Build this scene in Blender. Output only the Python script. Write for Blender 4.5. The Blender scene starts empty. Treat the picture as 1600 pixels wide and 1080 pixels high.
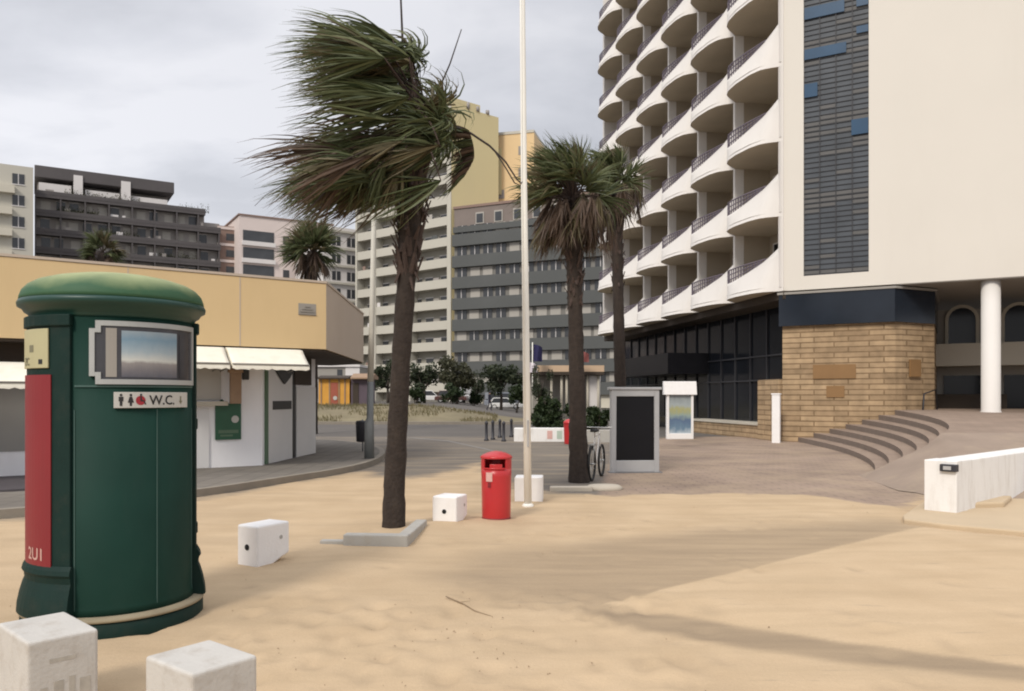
import bpy, bmesh, math, random
import numpy as np
from mathutils import Vector, Matrix
random.seed(7); rng = np.random.default_rng(5)
R = math.radians
scene = bpy.context.scene
COL = scene.collection
F, EYE, HZ = 1244.0, 1.65, 620.0          # focal length in photo pixels, eye height, horizon row

def at(px, py, d):                         # photo pixel + depth -> world point
    return Vector(((px-800)/F*d, d, EYE+(HZ-py)/F*d))
def gd(py, z=0.0): return F*(EYE-z)/(py-HZ)
def gp(px, py, z=0.0):                     # photo pixel on level z -> plan point
    d = gd(py, z); return ((px-800)/F*d, d)

# ------------------------------------------------------------------ materials
def mat(name, col, rough=0.6, var=0.12, scale=3.0, bump=0.0, bscale=60.0, metal=0.0, stain=0.0, stain_col=(0.2,0.17,0.13), stain_scale=1.2, spec=0.4, streak=1.0):
    m = bpy.data.materials.new(name); m.use_nodes = True
    nt = m.node_tree; N = nt.nodes; L = nt.links
    b = N['Principled BSDF']; b.inputs['Roughness'].default_value = rough; b.inputs['Metallic'].default_value = metal
    b.inputs['Specular IOR Level'].default_value = spec
    tc = N.new('ShaderNodeTexCoord')
    n1 = N.new('ShaderNodeTexNoise'); n1.inputs['Scale'].default_value = scale; n1.inputs['Detail'].default_value = 6
    L.new(tc.outputs['Object'], n1.inputs['Vector'])
    mx = N.new('ShaderNodeMix'); mx.data_type = 'RGBA'
    mx.inputs[6].default_value = (*[c*(1-var) for c in col], 1); mx.inputs[7].default_value = (*[min(1, c*(1+var)) for c in col], 1)
    L.new(n1.outputs['Fac'], mx.inputs[0]); out = mx.outputs[2]
    if stain > 0:
        mp = N.new('ShaderNodeMapping'); mp.inputs['Scale'].default_value = (stain_scale, stain_scale, stain_scale*streak)
        L.new(tc.outputs['Object'], mp.inputs['Vector'])
        n2 = N.new('ShaderNodeTexNoise'); n2.inputs['Scale'].default_value = 3; n2.inputs['Detail'].default_value = 8; n2.inputs['Roughness'].default_value = 0.65
        L.new(mp.outputs[0], n2.inputs['Vector'])
        rp = N.new('ShaderNodeValToRGB'); rp.color_ramp.elements[0].position = 0.5; rp.color_ramp.elements[1].position = 0.78
        rp.color_ramp.elements[1].color = (stain, stain, stain, 1)
        L.new(n2.outputs['Fac'], rp.inputs[0])
        m2 = N.new('ShaderNodeMix'); m2.data_type = 'RGBA'; L.new(rp.outputs[0], m2.inputs[0]); L.new(out, m2.inputs[6])
        m2.inputs[7].default_value = (*stain_col, 1); out = m2.outputs[2]
    L.new(out, b.inputs['Base Color'])
    if bump > 0:
        n3 = N.new('ShaderNodeTexNoise'); n3.inputs['Scale'].default_value = bscale; n3.inputs['Detail'].default_value = 5
        L.new(tc.outputs['Object'], n3.inputs['Vector'])
        bp = N.new('ShaderNodeBump'); bp.inputs['Strength'].default_value = bump; bp.inputs['Distance'].default_value = 0.02
        L.new(n3.outputs['Fac'], bp.inputs['Height']); L.new(bp.outputs[0], b.inputs['Normal'])
    return m

def brickmat(name, c1, c2, mortar, bw, bh, ms=0.01, rough=0.8, bump=0.5, axis='XZ', offset=0.5, var=0.25, nscale=1.0):
    m = bpy.data.materials.new(name); m.use_nodes = True
    nt = m.node_tree; N = nt.nodes; L = nt.links; b = N['Principled BSDF']; b.inputs['Roughness'].default_value = rough
    b.inputs['Specular IOR Level'].default_value = 0.25
    tc = N.new('ShaderNodeTexCoord'); sp = N.new('ShaderNodeSeparateXYZ'); cb = N.new('ShaderNodeCombineXYZ')
    L.new(tc.outputs['Object'], sp.inputs[0])
    L.new(sp.outputs['X'], cb.inputs[0]); L.new(sp.outputs['Z' if axis == 'XZ' else 'Y'], cb.inputs[1])
    br = N.new('ShaderNodeTexBrick'); br.offset = offset
    br.inputs['Scale'].default_value = 1; br.inputs['Brick Width'].default_value = bw; br.inputs['Row Height'].default_value = bh
    br.inputs['Mortar Size'].default_value = ms; br.inputs['Mortar Smooth'].default_value = 0.3; br.inputs['Bias'].default_value = 0.0
    br.inputs['Color1'].default_value = (*c1, 1); br.inputs['Color2'].default_value = (*c2, 1); br.inputs['Mortar'].default_value = (*mortar, 1)
    L.new(cb.outputs[0], br.inputs['Vector'])
    n1 = N.new('ShaderNodeTexNoise'); n1.inputs['Scale'].default_value = nscale; n1.inputs['Detail'].default_value = 8
    L.new(tc.outputs['Object'], n1.inputs['Vector'])
    mr = N.new('ShaderNodeMapRange'); mr.inputs[3].default_value = 1-var; mr.inputs[4].default_value = 1+var; L.new(n1.outputs['Fac'], mr.inputs[0])
    mu = N.new('ShaderNodeMix'); mu.data_type = 'RGBA'; mu.blend_type = 'MULTIPLY'; mu.inputs[0].default_value = 1
    L.new(br.outputs['Color'], mu.inputs[6]); L.new(mr.outputs[0], mu.inputs[7]); L.new(mu.outputs[2], b.inputs['Base Color'])
    bp = N.new('ShaderNodeBump'); bp.inputs['Strength'].default_value = bump; bp.inputs['Distance'].default_value = 0.03; bp.invert = True
    L.new(br.outputs['Fac'], bp.inputs['Height']); L.new(bp.outputs[0], b.inputs['Normal'])
    return m

def leafmat(name, c1, c2, rough=0.55):
    m = bpy.data.materials.new(name); m.use_nodes = True
    nt = m.node_tree; N = nt.nodes; L = nt.links; b = N['Principled BSDF']; b.inputs['Roughness'].default_value = rough
    b.inputs['Specular IOR Level'].default_value = 0.3
    g = N.new('ShaderNodeNewGeometry'); mx = N.new('ShaderNodeMix'); mx.data_type = 'RGBA'
    mx.inputs[6].default_value = (*c1, 1); mx.inputs[7].default_value = (*c2, 1)
    L.new(g.outputs['Random Per Island'], mx.inputs[0]); L.new(mx.outputs[2], b.inputs['Base Color'])
    t = N.new('ShaderNodeBsdfTranslucent'); L.new(mx.outputs[2], t.inputs[0])
    ms = N.new('ShaderNodeMixShader'); ms.inputs[0].default_value = 0.25
    L.new(b.outputs[0], ms.inputs[1]); L.new(t.outputs[0], ms.inputs[2]); L.new(ms.outputs[0], N['Material Output'].inputs[0])
    return m

def glassy(name, col, rough=0.08, var=0.5, scale=0.6, spec=0.5):
    return mat(name, col, rough=rough, var=var, scale=scale, spec=spec)

M = {}
M['cream'] = mat('cream_render', (0.675,0.635,0.565), 0.75, 0.04, 0.4, 0.08, 30, stain=0.12, stain_col=(0.5,0.45,0.38), stain_scale=0.15, streak=0.25)
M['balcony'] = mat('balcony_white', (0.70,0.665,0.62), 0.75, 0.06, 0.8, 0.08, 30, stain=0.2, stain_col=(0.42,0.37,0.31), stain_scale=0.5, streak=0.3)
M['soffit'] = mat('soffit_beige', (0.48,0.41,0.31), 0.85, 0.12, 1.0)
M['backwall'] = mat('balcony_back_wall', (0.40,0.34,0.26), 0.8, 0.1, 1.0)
M['rail'] = mat('railing_metal', (0.16,0.135,0.165), 0.6, 0.1, 5)
M['darkglass'] = glassy('dark_glass', (0.012,0.014,0.018), 0.12, 0.4, 0.5, 0.25)
M['blackglass'] = glassy('black_panel', (0.008,0.008,0.010), 0.35, 0.3, 2, 0.2)
M['blueglass'] = glassy('blue_band_glass', (0.016,0.021,0.030), 0.16, 0.5, 0.8, 0.3)
M['openblue'] = glassy('blue_pane', (0.013,0.055,0.115), 0.3, 0.3, 1.5)
M['mullion'] = mat('mullion_dark', (0.035,0.035,0.04), 0.5, 0.1, 4)
M['strip'] = mat('louvre_glass', (0.078,0.087,0.098), 0.35, 0.45, 0.9, spec=0.3)
M['strip2'] = mat('louvre_pale', (0.105,0.103,0.10), 0.6, 0.25, 1.2)
M['stone'] = brickmat('ochre_stone', (0.42,0.30,0.18), (0.30,0.21,0.125), (0.235,0.16,0.09), 1.15, 0.19, 0.022, 0.9, 1.0, 'XZ', 0.41, 0.5, 2.8)
M['plaque'] = mat('brown_plaque', (0.24,0.135,0.055), 0.7, 0.15, 2)
M['greywall'] = mat('grey_wall', (0.30,0.28,0.25), 0.8, 0.1, 0.6)
M['beige'] = mat('beige_render', (0.50,0.46,0.38), 0.8, 0.08, 0.5)
M['white'] = mat('white_paint', (0.78,0.765,0.74), 0.7, 0.05, 2, 0.12, 25, stain=0.5, stain_col=(0.42,0.37,0.30), stain_scale=1.6, streak=0.22)
M['whiteblock'] = mat('whitewash', (0.82,0.80,0.78), 0.8, 0.05, 5, 0.12, 35, stain=0.15, stain_col=(0.50,0.42,0.32), stain_scale=2.2)
M['greyblock'] = mat('worn_whitewash', (0.50,0.478,0.44), 0.85, 0.12, 6, 0.15, 45, stain=0.6, stain_col=(0.32,0.27,0.215), stain_scale=2.6)
M['hole'] = mat('hole_black', (0.012,0.012,0.012), 0.9)
M['polewhite'] = mat('pole_cream_paint', (0.86,0.84,0.77), 0.4, 0.05, 3)
M['green'] = mat('dark_green_paint', (0.008,0.034,0.025), 0.6, 0.25, 2.2, 0.03, 80, stain=0.25, stain_col=(0.03,0.05,0.04), stain_scale=1.0, spec=0.14, streak=0.3)
M['greendark'] = mat('green_cast_iron', (0.008,0.025,0.021), 0.6, 0.25, 5, 0.08, 60, stain=0.3, stain_col=(0.05,0.048,0.036), stain_scale=2.0, spec=0.15)
M['dome'] = mat('weathered_skylit_dome', (0.036,0.095,0.047), 0.6, 0.2, 1.6, 0.0, 40, stain=0.4, stain_col=(0.12,0.17,0.08), stain_scale=0.7, spec=0.25)
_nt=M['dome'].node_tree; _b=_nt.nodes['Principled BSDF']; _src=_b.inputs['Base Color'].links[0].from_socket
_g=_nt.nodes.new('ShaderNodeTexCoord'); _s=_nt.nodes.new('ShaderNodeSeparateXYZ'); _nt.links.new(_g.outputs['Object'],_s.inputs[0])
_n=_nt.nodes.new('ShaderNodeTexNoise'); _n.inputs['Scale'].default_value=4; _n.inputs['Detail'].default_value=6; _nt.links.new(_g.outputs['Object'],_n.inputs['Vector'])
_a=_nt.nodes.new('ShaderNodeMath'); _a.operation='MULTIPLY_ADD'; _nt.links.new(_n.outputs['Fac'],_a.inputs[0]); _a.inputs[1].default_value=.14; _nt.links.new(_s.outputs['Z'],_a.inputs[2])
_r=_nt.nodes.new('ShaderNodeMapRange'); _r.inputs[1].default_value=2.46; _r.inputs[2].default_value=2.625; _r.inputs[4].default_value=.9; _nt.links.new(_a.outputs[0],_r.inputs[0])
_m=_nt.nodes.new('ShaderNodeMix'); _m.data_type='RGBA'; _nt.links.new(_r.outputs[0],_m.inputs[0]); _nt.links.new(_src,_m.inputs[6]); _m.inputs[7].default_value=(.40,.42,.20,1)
_nt.links.new(_m.outputs[2],_b.inputs['Base Color'])          # sky light on the crown of the dome, put into its colour
M['domeedge'] = mat('green_cornice', (0.010,0.045,0.034), 0.4, 0.2, 4)
M['sandedge'] = mat('sand_dusted_rim', (0.27,0.225,0.15), 0.9, 0.25, 6)
M['redpanel'] = mat('faded_red_panel', (0.20,0.015,0.020), 0.5, 0.15, 1.5, stain=0.3, stain_col=(0.12,0.03,0.03), stain_scale=0.8, streak=0.3)
M['plate'] = mat('yellowed_plate', (0.42,0.39,0.23), 0.5, 0.1, 6)
M['silver'] = mat('brushed_silver', (0.40,0.41,0.40), 0.45, 0.1, 6, metal=0.25)
M['screenedge'] = mat('smoked_acrylic', (0.055,0.055,0.062), 0.2, 0.5, 4)
M['signwhite'] = mat('sign_white', (0.47,0.46,0.425), 0.5, 0.06, 5)
M['ink'] = mat('black_lettering', (0.02,0.02,0.02), 0.6)
M['redink'] = mat('red_lettering', (0.30,0.02,0.03), 0.6)
M['fadedink'] = mat('faded_lettering', (0.50,0.30,0.26), 0.6)
M['greyink'] = mat('grey_lettering', (0.17,0.16,0.10), 0.6)
M['trim'] = mat('green_seam', (0.05,0.10,0.088), 0.45)
M['red'] = mat('red_plastic', (0.48,0.028,0.032), 0.33, 0.08, 2.0, 0.02, 40, stain=0.15, stain_col=(0.30,0.05,0.05), stain_scale=2, spec=0.45)
M['sticker'] = mat('pink_sticker', (0.62,0.38,0.34), 0.6, 0.2, 22)
M['trunk'] = mat('palm_bark', (0.034,0.025,0.020), 0.95, 0.45, 12, 0.9, 26, stain=0.5, stain_col=(0.075,0.056,0.042), stain_scale=3.0, streak=0.3)
M['boots'] = mat('old_leaf_bases', (0.062,0.042,0.034), 0.95, 0.4, 14, 0.6, 40)
M['leafg'] = leafmat('palm_green', (0.055,0.072,0.030), (0.155,0.172,0.080))
M['leafo'] = leafmat('palm_olive', (0.075,0.066,0.032), (0.17,0.138,0.075))
M['leafb'] = leafmat('palm_dead', (0.060,0.041,0.030), (0.155,0.105,0.074))
M['stalk'] = mat('dark_stalk', (0.035,0.025,0.022), 0.8, 0.3, 8)
M['yellow'] = mat('yellow_fascia', (0.65,0.485,0.265), 0.7, 0.05, 0.5, 0.05, 30, stain=0.25, stain_col=(0.50,0.36,0.19), stain_scale=0.5, streak=0.3)
M['yellowend'] = mat('shaded_yellow_fascia', (0.50,0.42,0.34), 0.75, 0.06, 0.8)  # fascia yellow greyed: shade of the end return put into colour; also coping, seams
M['roofdark'] = mat('dark_soffit', (0.05,0.037,0.027), 0.8, 0.15, 2)
M['kwhite'] = mat('kiosk_white', (0.82,0.81,0.82), 0.6, 0.05, 1.2, stain=0.15, stain_col=(0.45,0.42,0.4), stain_scale=0.8, streak=0.4)
M['kgrey'] = mat('kiosk_grey_white', (0.66,0.65,0.64), 0.6, 0.06, 1.2)
M['shutter'] = mat('kiosk_shutter', (0.44,0.42,0.385), 0.6, 0.06, 1.5)
M['canvas'] = mat('cream_canvas', (0.80,0.765,0.66), 0.85, 0.08, 3.0, 0.1, 40, stain=0.3, stain_col=(0.55,0.48,0.33), stain_scale=1.2)
M['posterg'] = mat('green_poster', (0.020,0.090,0.048), 0.4, 0.2, 6)
M['kgreen'] = mat('kiosk_green_trim', (0.10,0.16,0.10), 0.6)
M['darktrim'] = mat('dark_trim', (0.05,0.05,0.05), 0.6)
M['brownpost'] = mat('brown_canvas', (0.30,0.20,0.13), 0.8, 0.2, 5)
M['deck'] = mat('dark_deck', (0.08,0.07,0.075), 0.7, 0.2, 2)
M['pave_grey'] = brickmat('grey_pavement', (0.20,0.18,0.155), (0.17,0.153,0.133), (0.11,0.10,0.085), 0.4, 0.4, 0.012, 0.9, 0.3, 'XY', 0.0, 0.22, 0.5)
M['kerb'] = mat('kerb_stone', (0.25,0.22,0.18), 0.85, 0.15, 4, 0.3, 30)
M['kerbgrey'] = mat('grey_kerb_slab', (0.40,0.385,0.35), 0.85, 0.12, 5, 0.3, 40, stain=0.3, stain_col=(0.38,0.30,0.2), stain_scale=2)
M['kerbpale'] = mat('pale_kerb', (0.52,0.46,0.37), 0.85, 0.12, 5, 0.3, 40)
M['step'] = brickmat('step_pavers', (0.295,0.222,0.172), (0.27,0.203,0.158), (0.21,0.158,0.125), 0.35, 0.35, 0.01, 0.85, 0.25, 'XY', 0.5, 0.25, 0.8)
M['riser'] = mat('step_riser', (0.20,0.157,0.128), 0.9, 0.2, 3)
M['sandslope'] = mat('sandy_bank', (0.285,0.22,0.172), 0.95, 0.2, 1.2, 0.3, 30, stain=0.7, stain_col=(0.38,0.30,0.21), stain_scale=0.6)
M['sandplain'] = mat('sand_covered_slab', (0.50,0.39,0.26), 0.95, 0.1, 1.5, 0.3, 60)
M['alu'] = mat('grey_aluminium', (0.42,0.42,0.42), 0.5, 0.08, 5, metal=0.2)
M['aludark'] = mat('dark_aluminium', (0.21,0.21,0.215), 0.55, 0.08, 5, metal=0.2)  # darker grey aluminium for the panel foot plate
M['lamppost'] = mat('lamp_post_grey', (0.17,0.18,0.18), 0.6, 0.15, 4)
M['lamptop'] = mat('lamp_post_pale', (0.46,0.44,0.38), 0.6, 0.1, 4)
M['binblack'] = mat('black_bin', (0.035,0.035,0.042), 0.5, 0.2, 5)
M['tyre'] = mat('tyre_rubber', (0.02,0.02,0.02), 0.8, 0.2, 10)
M['metalgrey'] = mat('bright_metal', (0.5,0.5,0.48), 0.35, 0.05, 5, metal=0.6)
M['whiteframe'] = mat('white_bike_frame', (0.62,0.58,0.53), 0.4)
M['asphalt'] = mat('asphalt', (0.115,0.103,0.092), 0.9, 0.2, 0.35, 0.3, 60, stain=0.4, stain_col=(0.16,0.145,0.12), stain_scale=0.12)
M['lineworn'] = mat('worn_road_line', (0.22,0.205,0.19), 0.9, 0.15, 3)
M['drygrass'] = mat('dry_grass_bank', (0.195,0.165,0.10), 0.95, 0.35, 0.8, 0.6, 8, stain=0.6, stain_col=(0.24,0.19,0.13), stain_scale=0.3)
M['blade'] = leafmat('grass_blades', (0.13,0.12,0.055), (0.23,0.19,0.11))
M['treeleaf'] = leafmat('tree_leaf', (0.022,0.032,0.018), (0.065,0.078,0.040))
M['treeleaf2'] = leafmat('tree_leaf_olive', (0.04,0.043,0.022), (0.09,0.088,0.05))
M['hedgeleaf'] = leafmat('hedge_leaf', (0.014,0.026,0.010), (0.048,0.070,0.026))
M['bark'] = mat('tree_bark', (0.075,0.06,0.048), 0.95, 0.3, 6, 0.5, 20)
M['bcream'] = mat('far_cream', (0.58,0.54,0.445), 0.8, 0.08, 0.15, stain=0.25, stain_col=(0.40,0.36,0.29), stain_scale=0.06, streak=0.3)
M['bcreamlt'] = mat('far_cream_light', (0.50,0.475,0.405), 0.8, 0.06, 0.2)
M['brecess'] = mat('far_recess', (0.34,0.32,0.27), 0.85, 0.15, 0.3)
M['byellow'] = mat('far_yellow', (0.61,0.52,0.29), 0.8, 0.05, 0.1, stain=0.3, stain_col=(0.50,0.43,0.27), stain_scale=0.05, streak=0.3)
M['bochre'] = mat('far_ochre', (0.70,0.51,0.28), 0.8, 0.07, 0.15)
M['bgrey'] = mat('far_grey_band', (0.088,0.092,0.089), 0.75, 0.1, 0.25, stain=0.25, stain_col=(0.12,0.12,0.12), stain_scale=0.1)
M['bgreylt'] = mat('far_grey_light', (0.20,0.19,0.172), 0.8, 0.15, 0.3)
M['bdark'] = mat('far_charcoal', (0.092,0.083,0.083), 0.8, 0.2, 0.3)
M['bdarkmid'] = mat('far_dark_wall', (0.30,0.275,0.255), 0.85, 0.35, 0.35)
M['bbrick'] = mat('far_brick', (0.24,0.165,0.135), 0.85, 0.15, 0.4)
M['bwhite'] = mat('far_white', (0.66,0.63,0.61), 0.8, 0.06, 0.3)
M['bpink'] = mat('far_pinkish', (0.66,0.57,0.53), 0.8, 0.06, 0.3)
M['pane'] = glassy('far_pane', (0.05,0.053,0.058), 0.2, 0.5, 0.4)
M['blind'] = mat('far_blind', (0.40,0.375,0.335), 0.7, 0.12, 0.4)
M['orange'] = mat('orange_panel', (0.62,0.31,0.05), 0.6, 0.2, 2)
M['rust'] = mat('rust_red_panel', (0.33,0.09,0.055), 0.6, 0.2, 2)
M['plum'] = mat('plum_panel', (0.10,0.075,0.095), 0.6, 0.2, 1)
M['carwhite'] = mat('car_white', (0.66,0.65,0.63), 0.3, 0.03, 2)
M['carred'] = mat('car_maroon', (0.09,0.04,0.035), 0.3, 0.05, 2)
M['carblue'] = mat('car_blue_grey', (0.24,0.26,0.30), 0.3, 0.05, 2)
M['carsilver'] = mat('car_silver', (0.42,0.42,0.43), 0.3, 0.03, 2)
M['lampglass'] = mat('lamp_lens', (0.7,0.7,0.66), 0.2)
M['skin'] = mat('skin', (0.42,0.26,0.19), 0.6)
M['clothdark'] = mat('dark_clothes', (0.022,0.020,0.032), 0.9, 0.2, 8)
M['flagblue'] = mat('blue_flag', (0.02,0.018,0.07), 0.8, 0.2, 3)
M['flagwhite'] = mat('pale_flag', (0.55,0.5,0.55), 0.8, 0.08, 3)
M['flagred'] = mat('red_flag', (0.30,0.10,0.09), 0.8, 0.1, 3)
M['twig'] = mat('dry_twig', (0.27,0.195,0.125), 0.9, 0.3, 9)
M['canopyor'] = mat('canopy_peach', (0.55,0.40,0.27), 0.8, 0.12, 1)

# ------------------------------------------------------------------ mesh helpers
class MB:
    def __init__(s): s.v=[]; s.f=[]; s.m=[]; s.s=[]
    def add(s, vs, fs, mi=0, sm=False):
        o=len(s.v); s.v += [tuple(p) for p in vs]
        for f in fs: s.f.append([i+o for i in f]); s.m.append(mi); s.s.append(sm)
        return s
    def bx(s, x0,x1,y0,y1,z0,z1, mi=0):
        vs=[(x,y,z) for z in (z0,z1) for y in (y0,y1) for x in (x0,x1)]
        return s.add(vs, [(0,2,3,1),(4,5,7,6),(0,1,5,4),(2,6,7,3),(0,4,6,2),(1,3,7,5)], mi)
    def prism(s, poly, z0, z1, mi=0, mtop=None, mside=None):
        n=len(poly); vs=[(p[0],p[1],z0) for p in poly]+[(p[0],p[1],z1) for p in poly]
        s.add(vs,[list(range(n))[::-1]],mi); o=len(s.v)-2*n
        s.f.append([o+n+i for i in range(n)]); s.m.append(mi if mtop is None else mtop); s.s.append(False)
        for i in range(n):
            j=(i+1)%n; s.f.append([o+i,o+j,o+n+j,o+n+i]); s.m.append(mi if mside is None else mside); s.s.append(False)
        return s
    def prismy(s, poly, y0, y1, mi=0):           # polygon in x,z extruded along y
        n=len(poly); vs=[(p[0],y0,p[1]) for p in poly]+[(p[0],y1,p[1]) for p in poly]
        fs=[list(range(n)),[n+i for i in range(n)][::-1]]+[[i,n+i,n+(i+1)%n,(i+1)%n] for i in range(n)]
        return s.add(vs,fs,mi)
    def prismx(s, poly, x0, x1, mi=0):           # polygon in y,z extruded along x
        n=len(poly); vs=[(x0,p[0],p[1]) for p in poly]+[(x1,p[0],p[1]) for p in poly]
        fs=[list(range(n)),[n+i for i in range(n)][::-1]]+[[i,n+i,n+(i+1)%n,(i+1)%n] for i in range(n)]
        return s.add(vs,fs,mi)
    def tube(s, pts, rad, n=8, mi=0, caps=True, sm=True):
        pts=[Vector(p) for p in pts]; k=len(pts)
        if not hasattr(rad,'__len__'): rad=[rad]*k
        vs=[]; up=Vector((0.123,0.31,0.94)); prev=None
        for i,p in enumerate(pts):
            t=(pts[min(i+1,k-1)]-pts[max(i-1,0)]).normalized()
            a=(prev-t*prev.dot(t)) if prev is not None else t.orthogonal()
            a.normalize(); prev=a; b=t.cross(a)
            for j in range(n):
                an=2*math.pi*j/n; vs.append(p+(a*math.cos(an)+b*math.sin(an))*rad[i])
        fs=[[i*n+j,i*n+(j+1)%n,(i+1)*n+(j+1)%n,(i+1)*n+j] for i in range(k-1) for j in range(n)]
        s.add(vs,fs,mi,sm)
        if caps:
            o=len(s.v)-k*n
            s.f.append([o+j for j in range(n)][::-1]); s.m.append(mi); s.s.append(False)
            s.f.append([o+(k-1)*n+j for j in range(n)]); s.m.append(mi); s.s.append(False)
        return s
    def lathe(s, prof, n=48, mi=0, c=(0,0), sm=True, sx=1, sy=1, close=True):
        vs=[(c[0]+r*sx*math.cos(2*math.pi*j/n), c[1]+r*sy*math.sin(2*math.pi*j/n), z) for r,z in prof for j in range(n)]
        k=len(prof); fs=[[i*n+j,i*n+(j+1)%n,(i+1)*n+(j+1)%n,(i+1)*n+j] for i in range(k-1) for j in range(n)]
        s.add(vs,fs,mi,sm); o=len(s.v)-k*n
        if close:
            for i0,rev in ((0,True),(k-1,False)):
                if prof[i0][0] > 1e-6:
                    l=[o+i0*n+j for j in range(n)]; s.f.append(l[::-1] if rev else l); s.m.append(mi); s.s.append(False)
        return s
    def arcbox(s, a0,a1,r0,r1,z0,z1,n=10,mi=0):   # curved plate; angle from local -y, positive to +x (degrees)
        vs=[]
        for i in range(n+1):
            a=R(a0+(a1-a0)*i/n)
            for r in (r0,r1):
                for z in (z0,z1): vs.append((r*math.sin(a),-r*math.cos(a),z))
        fs=[]
        for i in range(n):
            b=i*4; c=b+4
            fs += [[b+2,c+2,c+3,b+3],[b+1,b+3,c+3,c+1],[b,c,c+2,b+2],[b,b+1,c+1,c]]
        fs += [[0,2,3,1],[n*4,n*4+1,n*4+3,n*4+2]]
        return s.add(vs,fs,mi)
    def build(s, name, mats, parent=None, loc=(0,0,0), rz=0, bevel=0, seg=2, fixn=True):
        me=bpy.data.meshes.new(name); me.from_pydata(s.v,[],s.f)
        if not isinstance(mats,(list,tuple)): mats=[mats]
        for m in mats: me.materials.append(m)
        me.polygons.foreach_set('material_index', s.m); me.polygons.foreach_set('use_smooth', s.s)
        if fixn:
            b=bmesh.new(); b.from_mesh(me); bmesh.ops.remove_doubles(b, verts=b.verts, dist=1e-6)
            bmesh.ops.recalc_face_normals(b, faces=b.faces); b.to_mesh(me); b.free()
        me.update()
        o=bpy.data.objects.new(name, me); COL.objects.link(o); o.location=loc; o.rotation_euler=(0,0,rz)
        if parent: o.parent=parent
        if bevel:
            md=o.modifiers.new('bevel','BEVEL'); md.width=bevel; md.segments=seg; md.limit_method='ANGLE'; md.angle_limit=R(40)
        return o

def tag(o, label=None, cat=None, group=None, kind=None):
    if label: o['label']=label
    if cat: o['category']=cat
    if group: o['group']=group
    if kind: o['kind']=kind
    return o
def thing(name, label, cat, loc=(0,0,0), rz=0, group=None):
    o=bpy.data.objects.new(name,None); COL.objects.link(o); o.empty_display_size=0.2
    o.location=loc; o.rotation_euler=(0,0,rz); return tag(o,label,cat,group)
def copy_tree(o, parent=None):
    c=o.copy(); COL.objects.link(c); c.parent=parent
    for ch in [x for x in bpy.data.objects if x.parent==o]: copy_tree(ch,c)
    return c
def textmesh(body, size, extrude=0.0):           # lettering as a list of vertices/faces, centred at left baseline
    cu=bpy.data.curves.new('lettering','FONT'); cu.body=body; cu.size=size; cu.extrude=extrude; cu.resolution_u=3
    o=bpy.data.objects.new('lettering',cu); COL.objects.link(o)
    dg=bpy.context.evaluated_depsgraph_get(); me=o.evaluated_get(dg).to_mesh()
    vs=[tuple(v.co) for v in me.vertices]; fs=[list(p.vertices) for p in me.polygons]
    o.evaluated_get(dg).to_mesh_clear(); bpy.data.objects.remove(o); bpy.data.curves.remove(cu)
    return vs,fs
def smooth(a,b,x):
    t=np.clip((x-a)/(b-a),0,1); return t*t*(3-2*t)

# ------------------------------------------------------------------ camera, sky, sun
cam=bpy.data.cameras.new('camera'); co=bpy.data.objects.new('camera',cam); COL.objects.link(co)
co.location=(0,0,EYE); co.rotation_euler=(R(90),0,0); cam.sensor_width=36; cam.lens=36*F/1600; cam.shift_y=80/1600
cam.clip_end=3000; scene.camera=co
scene.view_settings.view_transform='Standard'; scene.view_settings.look='None'; scene.view_settings.exposure=0.20; scene.cycles.filter_width=2.0
SUN_AZ, SUN_EL = R(207), R(40)             # azimuth clockwise from +Y: behind the camera, to its left
sd=Vector((math.sin(SUN_AZ)*math.cos(SUN_EL), math.cos(SUN_AZ)*math.cos(SUN_EL), math.sin(SUN_EL)))
sl=bpy.data.lights.new('sun','SUN'); sl.energy=1.9; sl.angle=R(13); sl.color=(1.0,0.93,0.83)
so=bpy.data.objects.new('sun',sl); COL.objects.link(so); so.rotation_euler=(-sd).to_track_quat('-Z','Y').to_euler(); so.location=(-20,-20,40)

w=bpy.data.worlds.new('World'); scene.world=w; w.use_nodes=True
nt=w.node_tree; N=nt.nodes; L=nt.links; N.clear()
wo=N.new('ShaderNodeOutputWorld'); bg=N.new('ShaderNodeBackground'); bg2=N.new('ShaderNodeBackground')
sky=N.new('ShaderNodeTexSky'); sky.sky_type='NISHITA'; sky.sun_disc=False; sky.sun_elevation=SUN_EL; sky.sun_rotation=SUN_AZ
L.new(sky.outputs[0],bg.inputs[0]); bg.inputs[1].default_value=0.10
tc=N.new('ShaderNodeTexCoord'); sp=N.new('ShaderNodeSeparateXYZ'); L.new(tc.outputs['Generated'],sp.inputs[0])
def wm(op,a,b=None):
    n=N.new('ShaderNodeMath'); n.operation=op
    for i,x in enumerate((a,b)):
        if x is None: continue
        if isinstance(x,(int,float)): n.inputs[i].default_value=x
        else: L.new(x,n.inputs[i])
    return n.outputs[0]
zc=wm('MAXIMUM',sp.outputs['Z'],0.0); den=wm('ADD',zc,0.22)
cb=N.new('ShaderNodeCombineXYZ'); L.new(wm('DIVIDE',sp.outputs['X'],den),cb.inputs[0]); L.new(wm('DIVIDE',sp.outputs['Y'],den),cb.inputs[1])
mp=N.new('ShaderNodeMapping'); mp.inputs['Location'].default_value=(1.7,0.6,0); mp.inputs['Scale'].default_value=(0.55,0.85,1); L.new(cb.outputs[0],mp.inputs[0])
nz=N.new('ShaderNodeTexNoise'); nz.inputs['Scale'].default_value=2.3; nz.inputs['Detail'].default_value=7; nz.inputs['Roughness'].default_value=0.52; nz.inputs['Distortion'].default_value=0.35
L.new(mp.outputs[0],nz.inputs['Vector'])
rp=N.new('ShaderNodeValToRGB'); e=rp.color_ramp.elements
e[0].position=0.40; e[0].color=(0.48,0.487,0.52,1); e[1].position=0.60; e[1].color=(0.665,0.665,0.695,1)
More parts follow.
